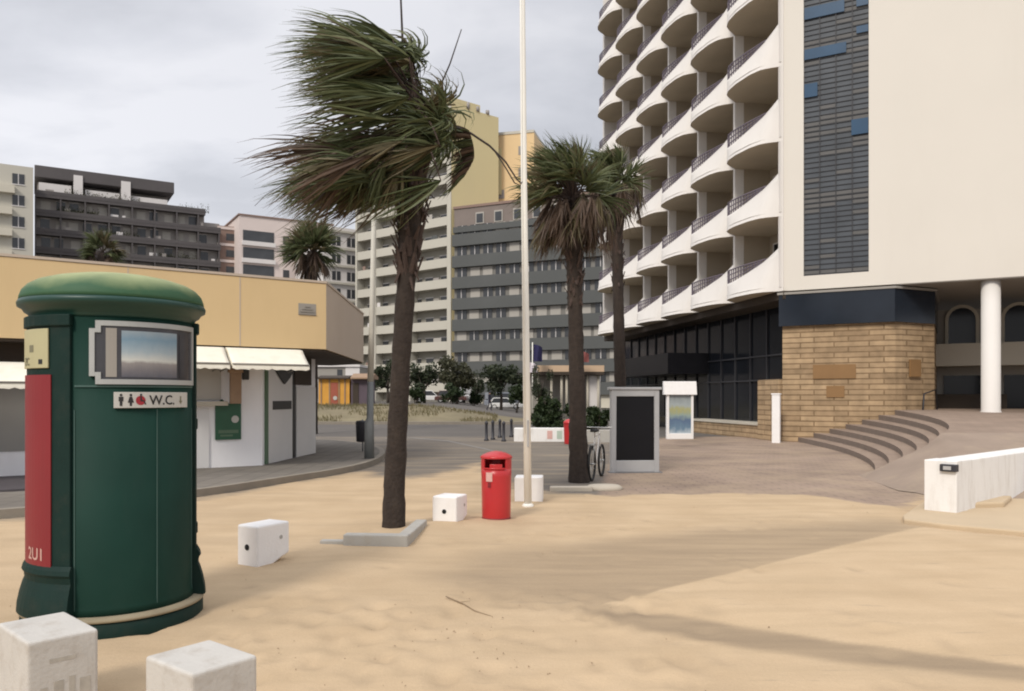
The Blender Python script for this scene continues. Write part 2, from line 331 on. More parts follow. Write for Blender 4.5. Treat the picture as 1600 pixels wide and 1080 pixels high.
m_=rp.color_ramp.elements.new(0.5); m_.color=(0.575,0.58,0.615,1)
L.new(nz.outputs['Fac'],rp.inputs[0])
hz=N.new('ShaderNodeMapRange'); hz.inputs[1].default_value=0.0; hz.inputs[2].default_value=0.26; hz.inputs[3].default_value=0.62; hz.inputs[4].default_value=0.0; L.new(zc,hz.inputs[0])
mh=N.new('ShaderNodeMix'); mh.data_type='RGBA'; L.new(hz.outputs[0],mh.inputs[0]); L.new(rp.outputs[0],mh.inputs[6]); mh.inputs[7].default_value=(0.665,0.65,0.675,1)
xb=N.new('ShaderNodeMapRange'); xb.inputs[1].default_value=-0.55; xb.inputs[2].default_value=0.12; xb.inputs[3].default_value=1.26; xb.inputs[4].default_value=1.04; L.new(sp.outputs['X'],xb.inputs[0])
ml=N.new('ShaderNodeMix'); ml.data_type='RGBA'; ml.blend_type='MULTIPLY'; ml.inputs[0].default_value=1; L.new(mh.outputs[2],ml.inputs[6]); L.new(xb.outputs[0],ml.inputs[7])
L.new(ml.outputs[2],bg2.inputs[0])
zs=wm('SMOOTH_MIN',zc,1.0); st=N.new('ShaderNodeMapRange'); st.interpolation_type='SMOOTHSTEP'; st.inputs[1].default_value=0.40; st.inputs[2].default_value=1.0; st.inputs[3].default_value=1.0; st.inputs[4].default_value=2.3
L.new(zc,st.inputs[0]); L.new(st.outputs[0],bg2.inputs[1])      # an overcast sky is brighter overhead
mxs=N.new('ShaderNodeMixShader'); mxs.inputs[0].default_value=0.90; L.new(bg.outputs[0],mxs.inputs[1]); L.new(bg2.outputs[0],mxs.inputs[2]); L.new(mxs.outputs[0],wo.inputs[0])

# ------------------------------------------------------------------ ground
def bank(x,y):
    return 1.0*(1-smooth(-7,2,x))*smooth(50,57,y)
def bank1(x,y): return float(bank(np.array(x,float),np.array(y,float)))
gx=np.concatenate([np.linspace(-400,-40,13)[:-1],np.arange(-40,40,1.0),np.linspace(40,400,13)])
gy=np.concatenate([np.linspace(-120,0,7)[:-1],np.arange(0,40,2.0),np.arange(40,70,0.7),np.linspace(70,900,24)])
X,Y=np.meshgrid(gx,gy); Z=bank(X,Y)-0.03
def grid(name,X,Y,Z,m,attr=None,kind='structure'):
    h,wd=X.shape; v=np.stack([X,Y,Z],-1).reshape(-1,3); i=np.arange(h*wd).reshape(h,wd)
    f=np.stack([i[:-1,:-1],i[:-1,1:],i[1:,1:],i[1:,:-1]],-1).reshape(-1,4)
    me=bpy.data.meshes.new(name); me.from_pydata(v.tolist(),[],f.tolist()); me.materials.append(m)
    me.polygons.foreach_set('use_smooth',[True]*len(f))
    if attr is not None:
        a=me.color_attributes.new('cover','FLOAT_COLOR','POINT'); a.data.foreach_set('color',attr.reshape(-1).astype(np.float32))
    o=bpy.data.objects.new(name,me); COL.objects.link(o); return tag(o,kind=kind)
road=grid('road',X,Y,Z,M['asphalt'])
road['label']='grey asphalt road and parking ground beyond the sandy square'; road['category']='road'

def sdf(poly,X,Y):
    P=np.array(poly,float); n=len(P); d=np.full(X.shape,1e9); ins=np.zeros(X.shape,bool)
    for i in range(n):
        a=P[i]; b=P[(i+1)%n]; e=b-a; wx=X-a[0]; wy=Y-a[1]
        t=np.clip((wx*e[0]+wy*e[1])/max(1e-9,(e@e)),0,1)
        d=np.minimum(d,(wx-e[0]*t)**2+(wy-e[1]*t)**2)
        c=((a[1]<=Y)&(b[1]>Y))|((b[1]<=Y)&(a[1]>Y))
        xi=a[0]+(Y-a[1])/(e[1] if abs(e[1])>1e-9 else 1e-9)*e[0]
        ins^=c&(X<xi)
    d=np.sqrt(d); return np.where(ins,-d,d)
def vnoise(X,Y,s,seed=0):
    g=np.random.default_rng(seed).random((64,64)); x=X*s+100; y=Y*s+100
    xi=np.floor(x).astype(int); yi=np.floor(y).astype(int); fx=x-xi; fy=y-yi; fx=fx*fx*(3-2*fx); fy=fy*fy*(3-2*fy)
    q=lambda a,b: g[a%64,b%64]
    return (q(xi,yi)*(1-fx)+q(xi+1,yi)*fx)*(1-fy)+(q(xi,yi+1)*(1-fx)+q(xi+1,yi+1)*fx)*fy
def fb(X,Y,s,seed=0): return (vnoise(X,Y,s,seed)+0.5*vnoise(X,Y,s*2.1,seed+1)+0.25*vnoise(X,Y,s*4.3,seed+2))/1.75-0.5

nx=np.concatenate([np.arange(-15,-2.4,0.12),np.arange(-2.4,6,0.045),np.arange(6,17.05,0.12)]); ny=np.concatenate([np.arange(-3,3.2,0.12),np.arange(3.2,8.5,0.04),np.arange(8.5,12,0.08),np.arange(12,33,0.16)])
X,Y=np.meshgrid(nx,ny)
S=[gp(-300,850),gp(0,815),gp(310,778),gp(450,756),(-3.2,17.4),(-2.9,16.6),gp(640,748),gp(700,735),gp(748,722),gp(800,748),gp(835,768),gp(900,772),gp(955,774),gp(1100,773),gp(1250,774),gp(1330,784),gp(1420,800),gp(1450,770),(9,14.5),(17,14),(17,-4),(-16,-4),(-16,9)]
P=[gp(935,775),gp(946,742),gp(958,712),gp(1005,689),gp(1090,677),(10.5,33),(17,33),(17,10),(6,10.5)]
Lp=[gp(945,947),gp(1130,901),gp(1300,858),gp(1440,825),gp(1600,842),(9.5,6.2),(9.5,2.6),gp(1700,1062),gp(1600,1044),gp(1300,1004),gp(1080,968)]
D1=[gp(660,905),gp(800,940),gp(945,950),gp(1440,827),gp(1395,818),gp(1200,826),gp(1050,842),gp(880,856),gp(760,868)]
D2=[gp(900,950),gp(1080,970),gp(1300,1006),gp(1600,1046),gp(1900,1085),gp(1900,1100),gp(1600,1064),gp(1300,1034),gp(1080,1000),gp(960,972)]
n1=fb(X,Y,0.8,1); n2=fb(X,Y,2.6,11)
sS=sdf(S,X,Y); sP=sdf(P,X,Y); sL=sdf(Lp,X,Y); s1=sdf(D1,X,Y); s2=sdf(D2,X,Y)
wid=np.where(X<1.2,0.9,0.35)
sand=1-smooth(-wid,wid*0.7,sS+n1*1.0+n2*0.35)
pave=1-smooth(-0.10,0.10,sP)
light=1-smooth(-0.035,0.02,sL+n2*0.015)
d1=(1-smooth(-0.25,0.65,s1+n1*0.5))*(1-light)
d2=(1-smooth(-0.06,0.12,s2+n2*0.06))*(1-light)*1.2
stre=np.clip(fb(X*0.35+Y*0.1,Y*1.6,1.3,21)*1.6,0,1)*0.45*(1-light)*smooth(4.5,7,Y)
near=np.clip(0.25*smooth(-0.1,0.4,n1),0,1)*(1-light)
dark=np.clip(np.maximum.reduce([d1*0.8,d2*0.85,stre,near*0.95]),0,1)
attr=np.stack([sand,dark,pave,np.ones_like(sand)],-1)
Zs=sand*0.022*(0.5+fb(X,Y,0.7,31))+0.006*fb(X,Y,5.0,41)*sand
Zs+=0.035*(1-smooth(-0.5,0.12,sL))                      # the low drift on the right
rs=np.random.default_rng(3)                              # scuffs and footprints in the loose sand
for k in range(260):
    fx,fy=(rs.uniform(-2.0,1.2),rs.uniform(3.2,6.6)) if k<170 else (rs.uniform(-3,4),rs.uniform(3,11))
    r2=((X-fx)/rs.uniform(.05,.10))**2+((Y-fy)/rs.uniform(.07,.15))**2
    attr[...,1]=np.maximum(attr[...,1],0.42*np.exp(-r2*1.3)*rs.uniform(.2,1))  # shade in the hollows painted into the sand colour
    Zs-=0.016*np.exp(-r2)-0.005*np.exp(-((np.sqrt(r2)-1.7)**2)*3)
# drifts heaped against things
for cx,cy,rr,hh in ((-1.45,9.75,0.5,0.05),(-1.6,7.75,.5,.05),(-.75,10.2,.5,.04)):
    Zs+=hh*np.exp(-((X-cx)**2+(Y-cy)**2)/rr**2)
m=bpy.data.materials.new('sand_and_paving'); m.use_nodes=True; nt=m.node_tree; N=nt.nodes; L=nt.links; b=N['Principled BSDF']
b.inputs['Roughness'].default_value=0.95; b.inputs['Specular IOR Level'].default_value=0.15
at_=N.new('ShaderNodeAttribute'); at_.attribute_name='cover'; sp=N.new('ShaderNodeSeparateColor'); L.new(at_.outputs['Color'],sp.inputs[0])
tc=N.new('ShaderNodeTexCoord')
def noise(sc,det=6,vec=None,ro=0.5):
    n=N.new('ShaderNodeTexNoise'); n.inputs['Scale'].default_value=sc; n.inputs['Detail'].default_value=det; n.inputs['Roughness'].default_value=ro
    L.new(vec or tc.outputs['Object'],n.inputs['Vector']); return n.outputs['Fac']
def mixc(f,a,b_,bt='MIX'):
    n=N.new('ShaderNodeMix'); n.data_type='RGBA'; n.blend_type=bt
    for i,x in ((0,f),(6,a),(7,b_)):
        if isinstance(x,tuple): n.inputs[i].default_value=(*x,1)
        elif isinstance(x,(int,float)): n.inputs[i].default_value=x
        else: L.new(x,n.inputs[i])
    return n.outputs[2]
def rng_(x,a,b_,c,d):
    n=N.new('ShaderNodeMapRange'); n.inputs[1].default_value=a; n.inputs[2].default_value=b_; n.inputs[3].default_value=c; n.inputs[4].default_value=d; L.new(x,n.inputs[0]); return n.outputs[0]
mpw=N.new('ShaderNodeMapping'); mpw.inputs['Rotation'].default_value=(0,0,R(14)); mpw.inputs['Scale'].default_value=(0.35,2.2,1); L.new(tc.outputs['Object'],mpw.inputs[0])
sandc=mixc(rng_(noise(1.3),.3,.7,0,1),(0.475,0.352,0.222),(0.545,0.412,0.268))
sandc=mixc(rng_(noise(1.6,8,mpw.outputs[0]),.45,.75,0,.6),sandc,(0.42,0.315,0.20))
grain=rng_(noise(260,2),.25,.75,.86,1.12); sandc=mixc(1.0,sandc,grain,'MULTIPLY')
darkc=mixc(rng_(noise(2.2,8,mpw.outputs[0]),.3,.7,0,1),(0.27,0.205,0.138),(0.36,0.272,0.178)); darkc=mixc(1.0,darkc,grain,'MULTIPLY')
sandc=mixc(sp.outputs[1],sandc,darkc)
br=N.new('ShaderNodeTexBrick'); br.inputs['Scale'].default_value=1; br.inputs['Brick Width'].default_value=0.4; br.inputs['Row Height'].default_value=0.2
br.inputs['Mortar Size'].default_value=0.012; br.inputs['Color1'].default_value=(0.315,0.238,0.185,1); br.inputs['Color2'].default_value=(0.285,0.215,0.168,1); br.inputs['Mortar'].default_value=(0.20,0.155,0.125,1)
L.new(tc.outputs['Object'],br.inputs['Vector'])
pavec=mixc(1.0,br.outputs['Color'],rng_(noise(0.5,8),.25,.75,.75,1.25),'MULTIPLY')
pavec=mixc(rng_(noise(0.9,9,None,.65),.42,.72,0,.6),pavec,(0.42,0.325,0.225))
aspc=mixc(rng_(noise(0.6,8),.3,.7,0,1),(0.15,0.132,0.115),(0.20,0.175,0.145)); aspc=mixc(1.0,aspc,rng_(noise(180,2),.2,.8,.8,1.2),'MULTIPLY')
aspc=mixc(rng_(noise(1.1,8,mpw.outputs[0]),.5,.72,0,.6),aspc,(0.36,0.285,0.20))
base=mixc(sp.outputs[2],aspc,pavec)
# ragged, wind-blown edge of the sand sheet
eg=N.new('ShaderNodeMath'); eg.operation='ADD'; L.new(sp.outputs[0],eg.inputs[0]); L.new(rng_(noise(3.5,9,mpw.outputs[0],.7),.25,.75,-.48,.48),eg.inputs[1])
col=mixc(rng_(eg.outputs[0],.22,.78,0,1),base,sandc)
L.new(col,b.inputs['Base Color'])
wv=N.new('ShaderNodeTexWave'); wv.inputs['Scale'].default_value=3.2; wv.inputs['Distortion'].default_value=7; wv.inputs['Detail'].default_value=3; wv.inputs['Detail Scale'].default_value=1.2; wv.bands_direction='Y'
L.new(tc.outputs['Object'],wv.inputs['Vector'])
hs=N.new('ShaderNodeMath'); hs.operation='MULTIPLY_ADD'; L.new(wv.outputs['Fac'],hs.inputs[0]); hs.inputs[1].default_value=0.15; L.new(noise(38,6),hs.inputs[2])
bp=N.new('ShaderNodeBump'); bp.inputs['Strength'].default_value=0.35; bp.inputs['Distance'].default_value=0.012; L.new(hs.outputs[0],bp.inputs['Height']); L.new(bp.outputs[0],b.inputs['Normal'])
sq=grid('sandy_square',X,Y,Zs,m,attr); sq['label']='pale drifted sand covering the paved square and running out onto brown pavers'; sq['category']='ground'

# worn light line across the road
mb=MB(); q=[gp(600,686),gp(645,685),gp(700,690),gp(760,703),gp(800,716)]
top=[(x,y+0.45) for x,y in q]
for i in range(len(q)-1): mb.add([(*q[i],.006),(*q[i+1],.006),(*top[i+1],.006),(*top[i],.006)],[(0,1,2,3)])
tag(mb.build('road_marking',M['lineworn']),'faint pale stripe curving across the grey road','road marking',kind='structure')

# pavement on the left with kerb
def chaikin(p,k=2):
    for _ in range(k):
        q=[p[0]]
        for a,b_ in zip(p,p[1:]):
            q += [(a[0]*.75+b_[0]*.25,a[1]*.75+b_[1]*.25),(a[0]*.25+b_[0]*.75,a[1]*.25+b_[1]*.75)]
        p=q+[p[-1]]
    return p
kl=chaikin([(-16,7.2),(-9,9.7),(-6.8,10.55),(-5.15,12.9),(-4.35,15.0),(-3.5,17.2),(-3.25,19.6),(-3.55,22.6),(-4.4,25.5),(-6.5,28.5),(-10,30.5),(-16,32)])
inner=[]
for i,p in enumerate(kl):
    a=Vector(kl[max(0,i-1)]); c=Vector(kl[min(len(kl)-1,i+1)]); t=(c-a).normalized(); nrm=Vector((-t.y,t.x)); inner.append((p[0]+nrm.x*.14,p[1]+nrm.y*.14))
mb=MB(); mb.prism(inner+[(-60,34),(-60,4),(-16,6)],-.05,.125); tag(mb.build('pavement',M['pave_grey']),'grey tiled pavement around the low yellow building','pavement',kind='structure')
mb=MB()
for i in range(len(kl)-1): mb.prism([kl[i],kl[i+1],inner[i+1],inner[i]],-.05,.13)
tag(mb.build('kerb',M['kerb']),'rounded stone kerb edging the grey pavement','kerb',kind='structure')

# raised slab edge at the lower right, plaza platform and steps
mb=MB(); mb.prism([gp(1412,820),gp(1470,828),gp(1600,840),(8.5,8.0),(12,9.5),(12,13.5),(6.2,12.0),(5.2,10.6)],-.05,.075); tag(mb.build('raised_slab',M['sandplain'],bevel=.02),'thin sand covered slab around the end of the white wall','slab',kind='structure')
NS=7; rise=.125
def arc(i):
    E=Vector(((7.52,7.83,8.14,8.45,8.72,8.92,9.10)[i],16.5+0.06*i)); W=Vector((10.45+.47*i,29.2-.26*i)); d=(W-E); nr=Vector((d.y,-d.x)).normalized(); out=[]
    for k in range(17):
        t=k/16; out.append(E+d*t+nr*0.75*(4*t*(1-t))*(1-.3*t))
    return out
def zst(i,k): return rise*i*(1+.36*k/16)
for i in range(NS):
    a=arc(i); mb=MB(); vs=[]
    for k in range(17): vs += [(a[k].x,a[k].y,zst(i,k)-.03),(a[k].x,a[k].y,zst(i+1,k))]
    mb.add(vs,[(2*k,2*k+2,2*k+3,2*k+1) for k in range(16)],1)
    nosing=[(a[k].x+.0,a[k].y,zst(i+1,k)) for k in range(17)]
    if i<NS-1:
        c=arc(i+1); fr=[(c[k].x,c[k].y,zst(i+1,k)) for k in range(17)]; name,lab,cat='step','curved step of brown pavers rising to the hotel entrance','steps'
        mb.add(nosing+fr,[(k,k+1,17+k+1,17+k) for k in range(16)],0)
    else:
        fr=[(20,16.5+.8*k,zst(i+1,k)) for k in range(17)]; name,lab,cat='terrace','brown paved terrace at the top of the curved steps','terrace'
        mb.add(nosing+fr,[(k,k+1,17+k+1,17+k) for k in range(16)],0)
        mb.add([(a[16].x,a[16].y,zst(i+1,16)),(20,29.3,zst(i+1,16)),(24,36,zst(i+1,16)),(a[16].x,36,zst(i+1,16))],[(0,1,2,3)],0)
    mb.add([(a[0].x,a[0].y,-.05),(20,16.5,-.05),(20,16.5,zst(i+1,0)),(a[0].x,a[0].y,zst(i+1,0))],[(0,1,2,3)],1)
    tag(mb.build(name,[M['step'],M['riser']],fixn=False),lab,cat,kind='structure')
mb=MB(); nA=12
ea=[(7.25,16.75,-.02)]+[(arc(i)[0].x,arc(i)[0].y-.004,zst(i+1,0)) for i in range(NS)]+[(20,16.5,zst(NS,0))]
fa=[(6.75,13.9,-.02),(6.9,13.6,-.02),(6.9,13.2,-.02),(6.95,12.9,-.02),(7.0,12.6,-.02),(7.1,12.3,-.02),(7.2,12.1,-.02),(7.4,12.0,-.02),(20,12,-.02)]
vs=[]
for j in range(nA+1):
    t=j/nA
    for p,q in zip(ea,fa): vs.append((p[0]+(q[0]-p[0])*t,p[1]+(q[1]-p[1])*t,p[2]*(1-t)**.95+0.012))
n_=len(ea); mb.add(vs,[(j*n_+i,j*n_+i+1,(j+1)*n_+i+1,(j+1)*n_+i) for j in range(nA) for i in range(n_-1)],0,True)
tag(mb.build('ramp',M['sandslope'],fixn=False),'sand dusted brown ramp at the end of the curved steps','ramp',kind='structure')

# ------------------------------------------------------------------ public toilet column
t=thing('public_toilet','dark green cylindrical street toilet with domed roof, red panel and W.C. sign','public toilet',(-2.965,5.95,0),R(26.46))
RB=.54
MB().lathe([(.60,-.05),(.612,.0),(.612,.10),(.60,.115)],72).build('plinth',M['greendark'],t)
MB().lathe([(.602,.115),(.618,.12),(.618,.138),(.56,.15)],72).build('base_ring',M['sandedge'],t)
MB().lathe([(.552,.145),(.545,.20),(RB,.24),(RB,2.24)],96).build('body',M['green'],t)
mb=MB().lathe([(.545,2.20),(.553,2.215),(.56,2.235),(.585,2.25),(.60,2.275),(.628,2.29),(.632,2.315),(.622,2.335)],96); mb.build('cornice',M['domeedge'],t)
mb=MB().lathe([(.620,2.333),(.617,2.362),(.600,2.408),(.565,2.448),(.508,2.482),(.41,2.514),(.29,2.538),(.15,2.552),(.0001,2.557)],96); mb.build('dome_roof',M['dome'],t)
def pilaster(a,wd):
    mb=MB(); h=wd/2
    mb.arcbox(a-h,a+h,RB-.01,RB+.026,.30,2.20,8)
    p=mb.build('pilaster',M['greendark'],t,bevel=.006)
    prof=[(.50,.020+.012),(.47,.05),(.44,.058),(.42,.045),(.38,.040),(.34,.055),(.28,.072),(.20,.088),(.145,.092)]
    m2=MB()
    for i in range(len(prof)-1):
        n=10; z0,r0=prof[i]; z1,r1=prof[i+1]; vs=[]
        for k in range(n+1):
            an=R(a-h-1.2+(wd+2.4)*k/n); vs+=[((RB+r0)*math.sin(an),-(RB+r0)*math.cos(an),z0),((RB+r1)*math.sin(an),-(RB+r1)*math.cos(an),z1)]
        m2.add(vs,[(2*k,2*k+2,2*k+3,2*k+1) for k in range(n)],0,False)
    for sgn in (-1,1):                                  # side cheeks
        an=R(a+sgn*(h+1.2)); vs=[((RB-.02)*math.sin(an),-(RB-.02)*math.cos(an),z) for z,_ in prof]+[((RB+r)*math.sin(an),-(RB+r)*math.cos(an),z) for z,r in prof]
        k=len(prof); m2.add(vs,[(i,i+1,k+i+1,k+i) for i in range(k-1)])
    m2.build('pilaster_base',M['greendark'],t)
    m3=MB().arcbox(a-h-.8,a+h+.8,RB,RB+.045,2.13,2.21,8); m3.build('pilaster_cap',M['greendark'],t,bevel=.008)
    return p
pl=pilaster(-58,58); pilaster(88,22); pilaster(178,50)
rp_=MB().arcbox(-83,-43,RB+.028,RB+.036,.43,1.80,10).build('red_panel',M['redpanel'],t); tag(rp_,'faded red panel with worn white letters at its foot')
yp=MB().arcbox(-82,-45,RB+.028,RB+.040,1.845,2.115,10).build('notice_plate',M['plate'],t,bevel=.004); tag(yp,'yellowed notice plate')
def curved_text(body,size,a0,z0,r,mi,name,parent,bold=0):
    vs,fs=textmesh(body,size); mb=MB(); a0=R(a0)
    offs=[(0,0)] if not bold else [(0,0),(bold,0),(0,bold)]
    for q,(ox,oy) in enumerate(offs):
        mb.add([((r+.0006*q)*math.sin(a0+(x+ox)/r),-(r+.0006*q)*math.cos(a0+(x+ox)/r),z0+y+oy) for x,y,z in vs],fs)
    return mb.build(name,mi,parent,fixn=False)
curved_text('2U1',.118,-69,.53,RB+.0372,M['fadedink'],'lettering',rp_,.004)
curved_text('ZC',.075,-76,1.865,RB+.0412,M['greyink'],'lettering',yp,.004)
MB().arcbox(-54,-50,RB+.0405,RB+.0415,1.872,1.905,4).build('black_mark',M['ink'],yp)
MB().arcbox(-66,-60,RB+.0405,RB+.0412,1.955,2.005,4).build('green_mark',M['greyink'],yp)
# panel seams
sm=MB()
for a_,wd in ((29,.55),(-27.5,.7),(72,.6)): sm.arcbox(a_,a_+wd,RB,RB+.006,.19,1.56,1)
sm.arcbox(-27,73,RB,RB+.008,1.715,1.728,14)
sm.build('panel_seam',M['trim'],t)
# display: silver notched frame, smoked plate, picture
fr=MB(); fr.arcbox(-12.5,70,RB,RB+.022,2.135,2.17,16); fr.arcbox(-12.5,70,RB,RB+.022,1.735,1.770,16)
fr.arcbox(-12.5,-9,RB,RB+.022,1.77,1.815,2); fr.arcbox(-12.5,-9,RB,RB+.022,2.09,2.135,2)
fr.arcbox(-16.5,-13,RB,RB+.022,1.79,2.115,2); fr.arcbox(-13,-9,RB,RB+.0215,1.79,1.818,2); fr.arcbox(-13,-9,RB,RB+.0215,2.088,2.115,2)
fr.arcbox(67,70,RB,RB+.022,1.77,2.135,2)
dsp=fr.build('display_frame',M['silver'],t)
MB().arcbox(-13,67.2,RB,RB+.012,1.768,2.137,16).build('display_back',M['screenedge'],dsp)
def picmat(name,stops,axis='Z',nz=.12,sc=4):
    m=bpy.data.materials.new(name); m.use_nodes=True; nt=m.node_tree; N=nt.nodes; L=nt.links; b=N['Principled BSDF']; b.inputs['Roughness'].default_value=.25
    tc=N.new('ShaderNodeTexCoord'); sp=N.new('ShaderNodeSeparateXYZ'); L.new(tc.outputs['Generated'],sp.inputs[0])
    n=N.new('ShaderNodeTexNoise'); n.inputs['Scale'].default_value=sc; n.inputs['Detail'].default_value=6; L.new(tc.outputs['Generated'],n.inputs['Vector'])
    a=N.new('ShaderNodeMath'); a.operation='MULTIPLY_ADD'; L.new(n.outputs['Fac'],a.inputs[0]); a.inputs[1].default_value=nz; L.new(sp.outputs[axis],a.inputs[2])
    a2=N.new('ShaderNodeMath'); a2.operation='SUBTRACT'; L.new(a.outputs[0],a2.inputs[0]); a2.inputs[1].default_value=nz/2
    r=N.new('ShaderNodeValToRGB'); e=r.color_ramp.elements
    e[0].position,e[0].color=stops[0][0],(*stops[0][1],1); e[1].position,e[1].color=stops[-1][0],(*stops[-1][1],1)
    for p,c in stops[1:-1]: q=e.new(p); q.color=(*c,1)
    L.new(a2.outputs[0],r.inputs[0]); L.new(r.outputs[0],b.inputs['Base Color']); return m
picm=picmat('seaside_picture',[(0,(.10,.10,.12)),(.14,(.16,.15,.16)),(.30,(.26,.24,.23)),(.36,(.55,.56,.52)),(.55,(.33,.40,.44)),(.82,(.17,.27,.35)),(1,(.28,.34,.38))])
MB().arcbox(4,46,RB+.012,RB+.016,1.785,2.105,10).build('picture',picm,dsp)
MB().arcbox(-6,1,RB+.012,RB+.0155,1.785,2.12,3).build('side_picture',M['greywall'],dsp); MB().arcbox(49,58,RB+.012,RB+.0155,1.785,2.10,3).build('side_picture',M['screenedge'],dsp)
# W.C. sign
sg=MB().arcbox(-1,59,RB+.004,RB+.018,1.572,1.682,14).build('wc_sign',M['signwhite'],t,bevel=.002); r_=RB+.0192
def curved_poly(mb,pts,a0,z0,s): mb.add([(r_*math.sin(R(a0)+x*s/r_),-r_*math.cos(R(a0)+x*s/r_),z0+y*s) for x,y in pts],[list(range(len(pts)))])
circ=lambda cx,cy,r,n=12:[(cx+r*math.cos(2*math.pi*k/n),cy+r*math.sin(2*math.pi*k/n)) for k in range(n)]
mb=MB(); s_=.082
curved_poly(mb,circ(.2,.92,.11),2,1.586,s_); curved_poly(mb,[(.02,.78),(.38,.78),(.38,.40),(.31,.40),(.30,0),(.10,0),(.09,.40),(.02,.40)],2,1.586,s_)
curved_poly(mb,circ(.2,.92,.11),8.3,1.586,s_); curved_poly(mb,[(.10,.78),(.30,.78),(.44,.28),(.30,.28),(.28,0),(.12,0),(.10,.28),(-.04,.28)],8.3,1.586,s_)
mb.build('pictogram',M['ink'],sg)
mb=MB(); curved_poly(mb,circ(.35,.42,.40,16),13.6,1.59,s_); mb.build('red_disc',M['redink'],sg)
r_+=.001; mb=MB(); curved_poly(mb,circ(.33,.90,.09),14,1.59,s_); curved_poly(mb,[(.26,.80),(.38,.80),(.40,.45),(.62,.43),(.75,.08),(.66,.05),(.54,.33),(.28,.34)],14,1.59,s_); mb.build('wheelchair_symbol',M['ink'],sg)
curved_text('W.C.',.093,22.5,1.594,RB+.0192,M['ink'],'lettering',sg,.003)
r_=RB+.0192; mb=MB(); curved_poly(mb,[(-.1,.5),(.1,.5),(.1,.8),(.2,.8),(0,1.0),(-.2,.8),(-.1,.8)] if False else [(-.09,.75),(.09,.75),(.09,.35),(.24,.35),(0,.05),(-.24,.35),(-.09,.35)],50,1.592,s_); mb.build('arrow',M['greyink'],sg)

# ------------------------------------------------------------------ red litter bin
bx,by=gp(775,815); by+=.2
t=thing('litter_bin','red round plastic litter bin with hooded top, beside the white flagpole','litter bin',(bx,by,-.01),R(-6))
n=48; r0=.205
MB().lathe([(.180,-.02),(.186,.03),(.192,.05),(.196,.3),(.202,.6),(r0,.70)],n).build('body',M['red'],t)
# hood: shell from z .70 to dome with an opening on the front-left
mb=MB(); rows=[.70,.735,.77,.805,.835]; op=(-48,42)
for i in range(len(rows)-1):
    for k in range(n):
        a0,a1=-180+360*k/n,-180+360*(k+1)/n; mid=(a0+a1)/2; zt=(rows[i]+rows[i+1])/2
        lip=.765-.02*math.cos(R(mid)*1.5)
        if op[0]<mid<op[1] and zt<.83 and zt>.70: continue
        mb.arcbox(a0,a1,r0-.016,r0,rows[i],rows[i+1],1)
mb.build('hood',M['red'],t)
MB().lathe([(r0-.012,.705),(r0-.05,.66),(.05,.60)],n,close=False).build('inner_liner',M['hole'],t)
lp=MB(); lp.arcbox(-48,42,r0-.03,r0+.012,.695,.715,12); lp.arcbox(-18,30,r0-.05,r0+.004,.71,.765,10); lp.build('lip',M['red'],t,bevel=.004)
MB().lathe([(r0+.006,.832),(r0+.012,.842),(r0+.006,.862),(r0-.03,.885),(.13,.905),(.07,.922),(.0001,.932)],n,close=False).build('lid',M['red'],t)
st_=MB().arcbox(-34,-8,r0-.002,r0+.003,.535,.655,5); st_.build('sticker',M['sticker'],t)
MB().arcbox(-26,-14,r0-.004,r0+.004,.455,.525,4).build('lock_plate',M['redpanel'],t,bevel=.002)
MB().lathe([(.188,-.01),(.196,0),(.196,.035),(.19,.045)],n).build('base_ring',M['redpanel'],t)

# ------------------------------------------------------------------ white concrete blocks
def block(px,py,wx,wy,h,rz,label,mtl,hole=True,under=True,z0=-.02):
    x,y=gp(px,py); t=thing('concrete_block',label,'concrete block',(x,y,z0),rz,'painted concrete blocks set in the sand')
    # origin is the near corner: front face along -x, side along +y
    lift=.11 if under else 0.0
    prof=[(0,0),(wy*.35,0),(wy*.75,lift*.7),(wy,lift),(wy,h),(0,h)]
    mb=MB().prismx(prof,-wx,0); b_=mb.build('block_body',mtl,t,bevel=.022,seg=3)
    if hole:
        MB().lathe([(.030,-.0),(.030,.004)],16).build('bolt_hole',M['hole'],t)
        hh=[o for o in bpy.data.objects if o.parent==t and o.name.startswith('bolt_hole')][-1]; hh.rotation_euler=(R(90),0,0); hh.location=(-wx*.5,0.0005,h*.5)
        MB().lathe([(.020,0),(.020,.004)],16).build('side_hole',M['kerbgrey'],t)
        hh=[o for o in bpy.data.objects if o.parent==t and o.name.startswith('side_hole')][-1]; hh.rotation_euler=(0,R(90),0); hh.location=(-.001,wy*.72,h*.66)
    return t
block(402,889,.28,.42,.425,R(-30),'white rounded block with a black bolt hole, between the green toilet and the large palm',M['whiteblock'])
block(713,822,.34,.36,.39,R(-20),'white block with a black bolt hole, just left of the red litter bin',M['whiteblock'],under=True)
def fblock(c,rz,wx,wy,label):
    t=thing('concrete_block',label,'concrete block',(c[0],c[1],-.03),rz,'worn concrete blocks in the foreground')
    MB().bx(-wx,0,0,wy,0,.48).build('block_body',M['greyblock'],t,bevel=.016,seg=3)
    return t
tb=fblock((-2.365,3.88),R(-43),.50,.33,'worn whitewashed block with rubbed off lettering, in front of the green toilet at the corner')
# ghost of stencilled marks on its right-hand face
mk=MB(); mk.bx(-.001,.0015,.10,.22,.355,.375); mk.build('worn_lettering',mat('worn_bar',(0.40,0.37,0.32),.9,.35,16),tb); mk=MB()
for k,(a_,wd,hh) in enumerate(((.06,.03,.09),(.12,.045,.11),(.19,.028,.12),(.24,.05,.10))): mk.bx(-.001,.0015,a_,a_+wd,.15,.15+hh)
mk.build('worn_lettering',mat('worn_marks',(0.40,0.37,0.32),.9,.35,16),tb)
fblock((-1.385,3.44),R(-38),.40,.33,'worn whitewashed block with chipped edges, standing alone on the sand, right of the lettered block')

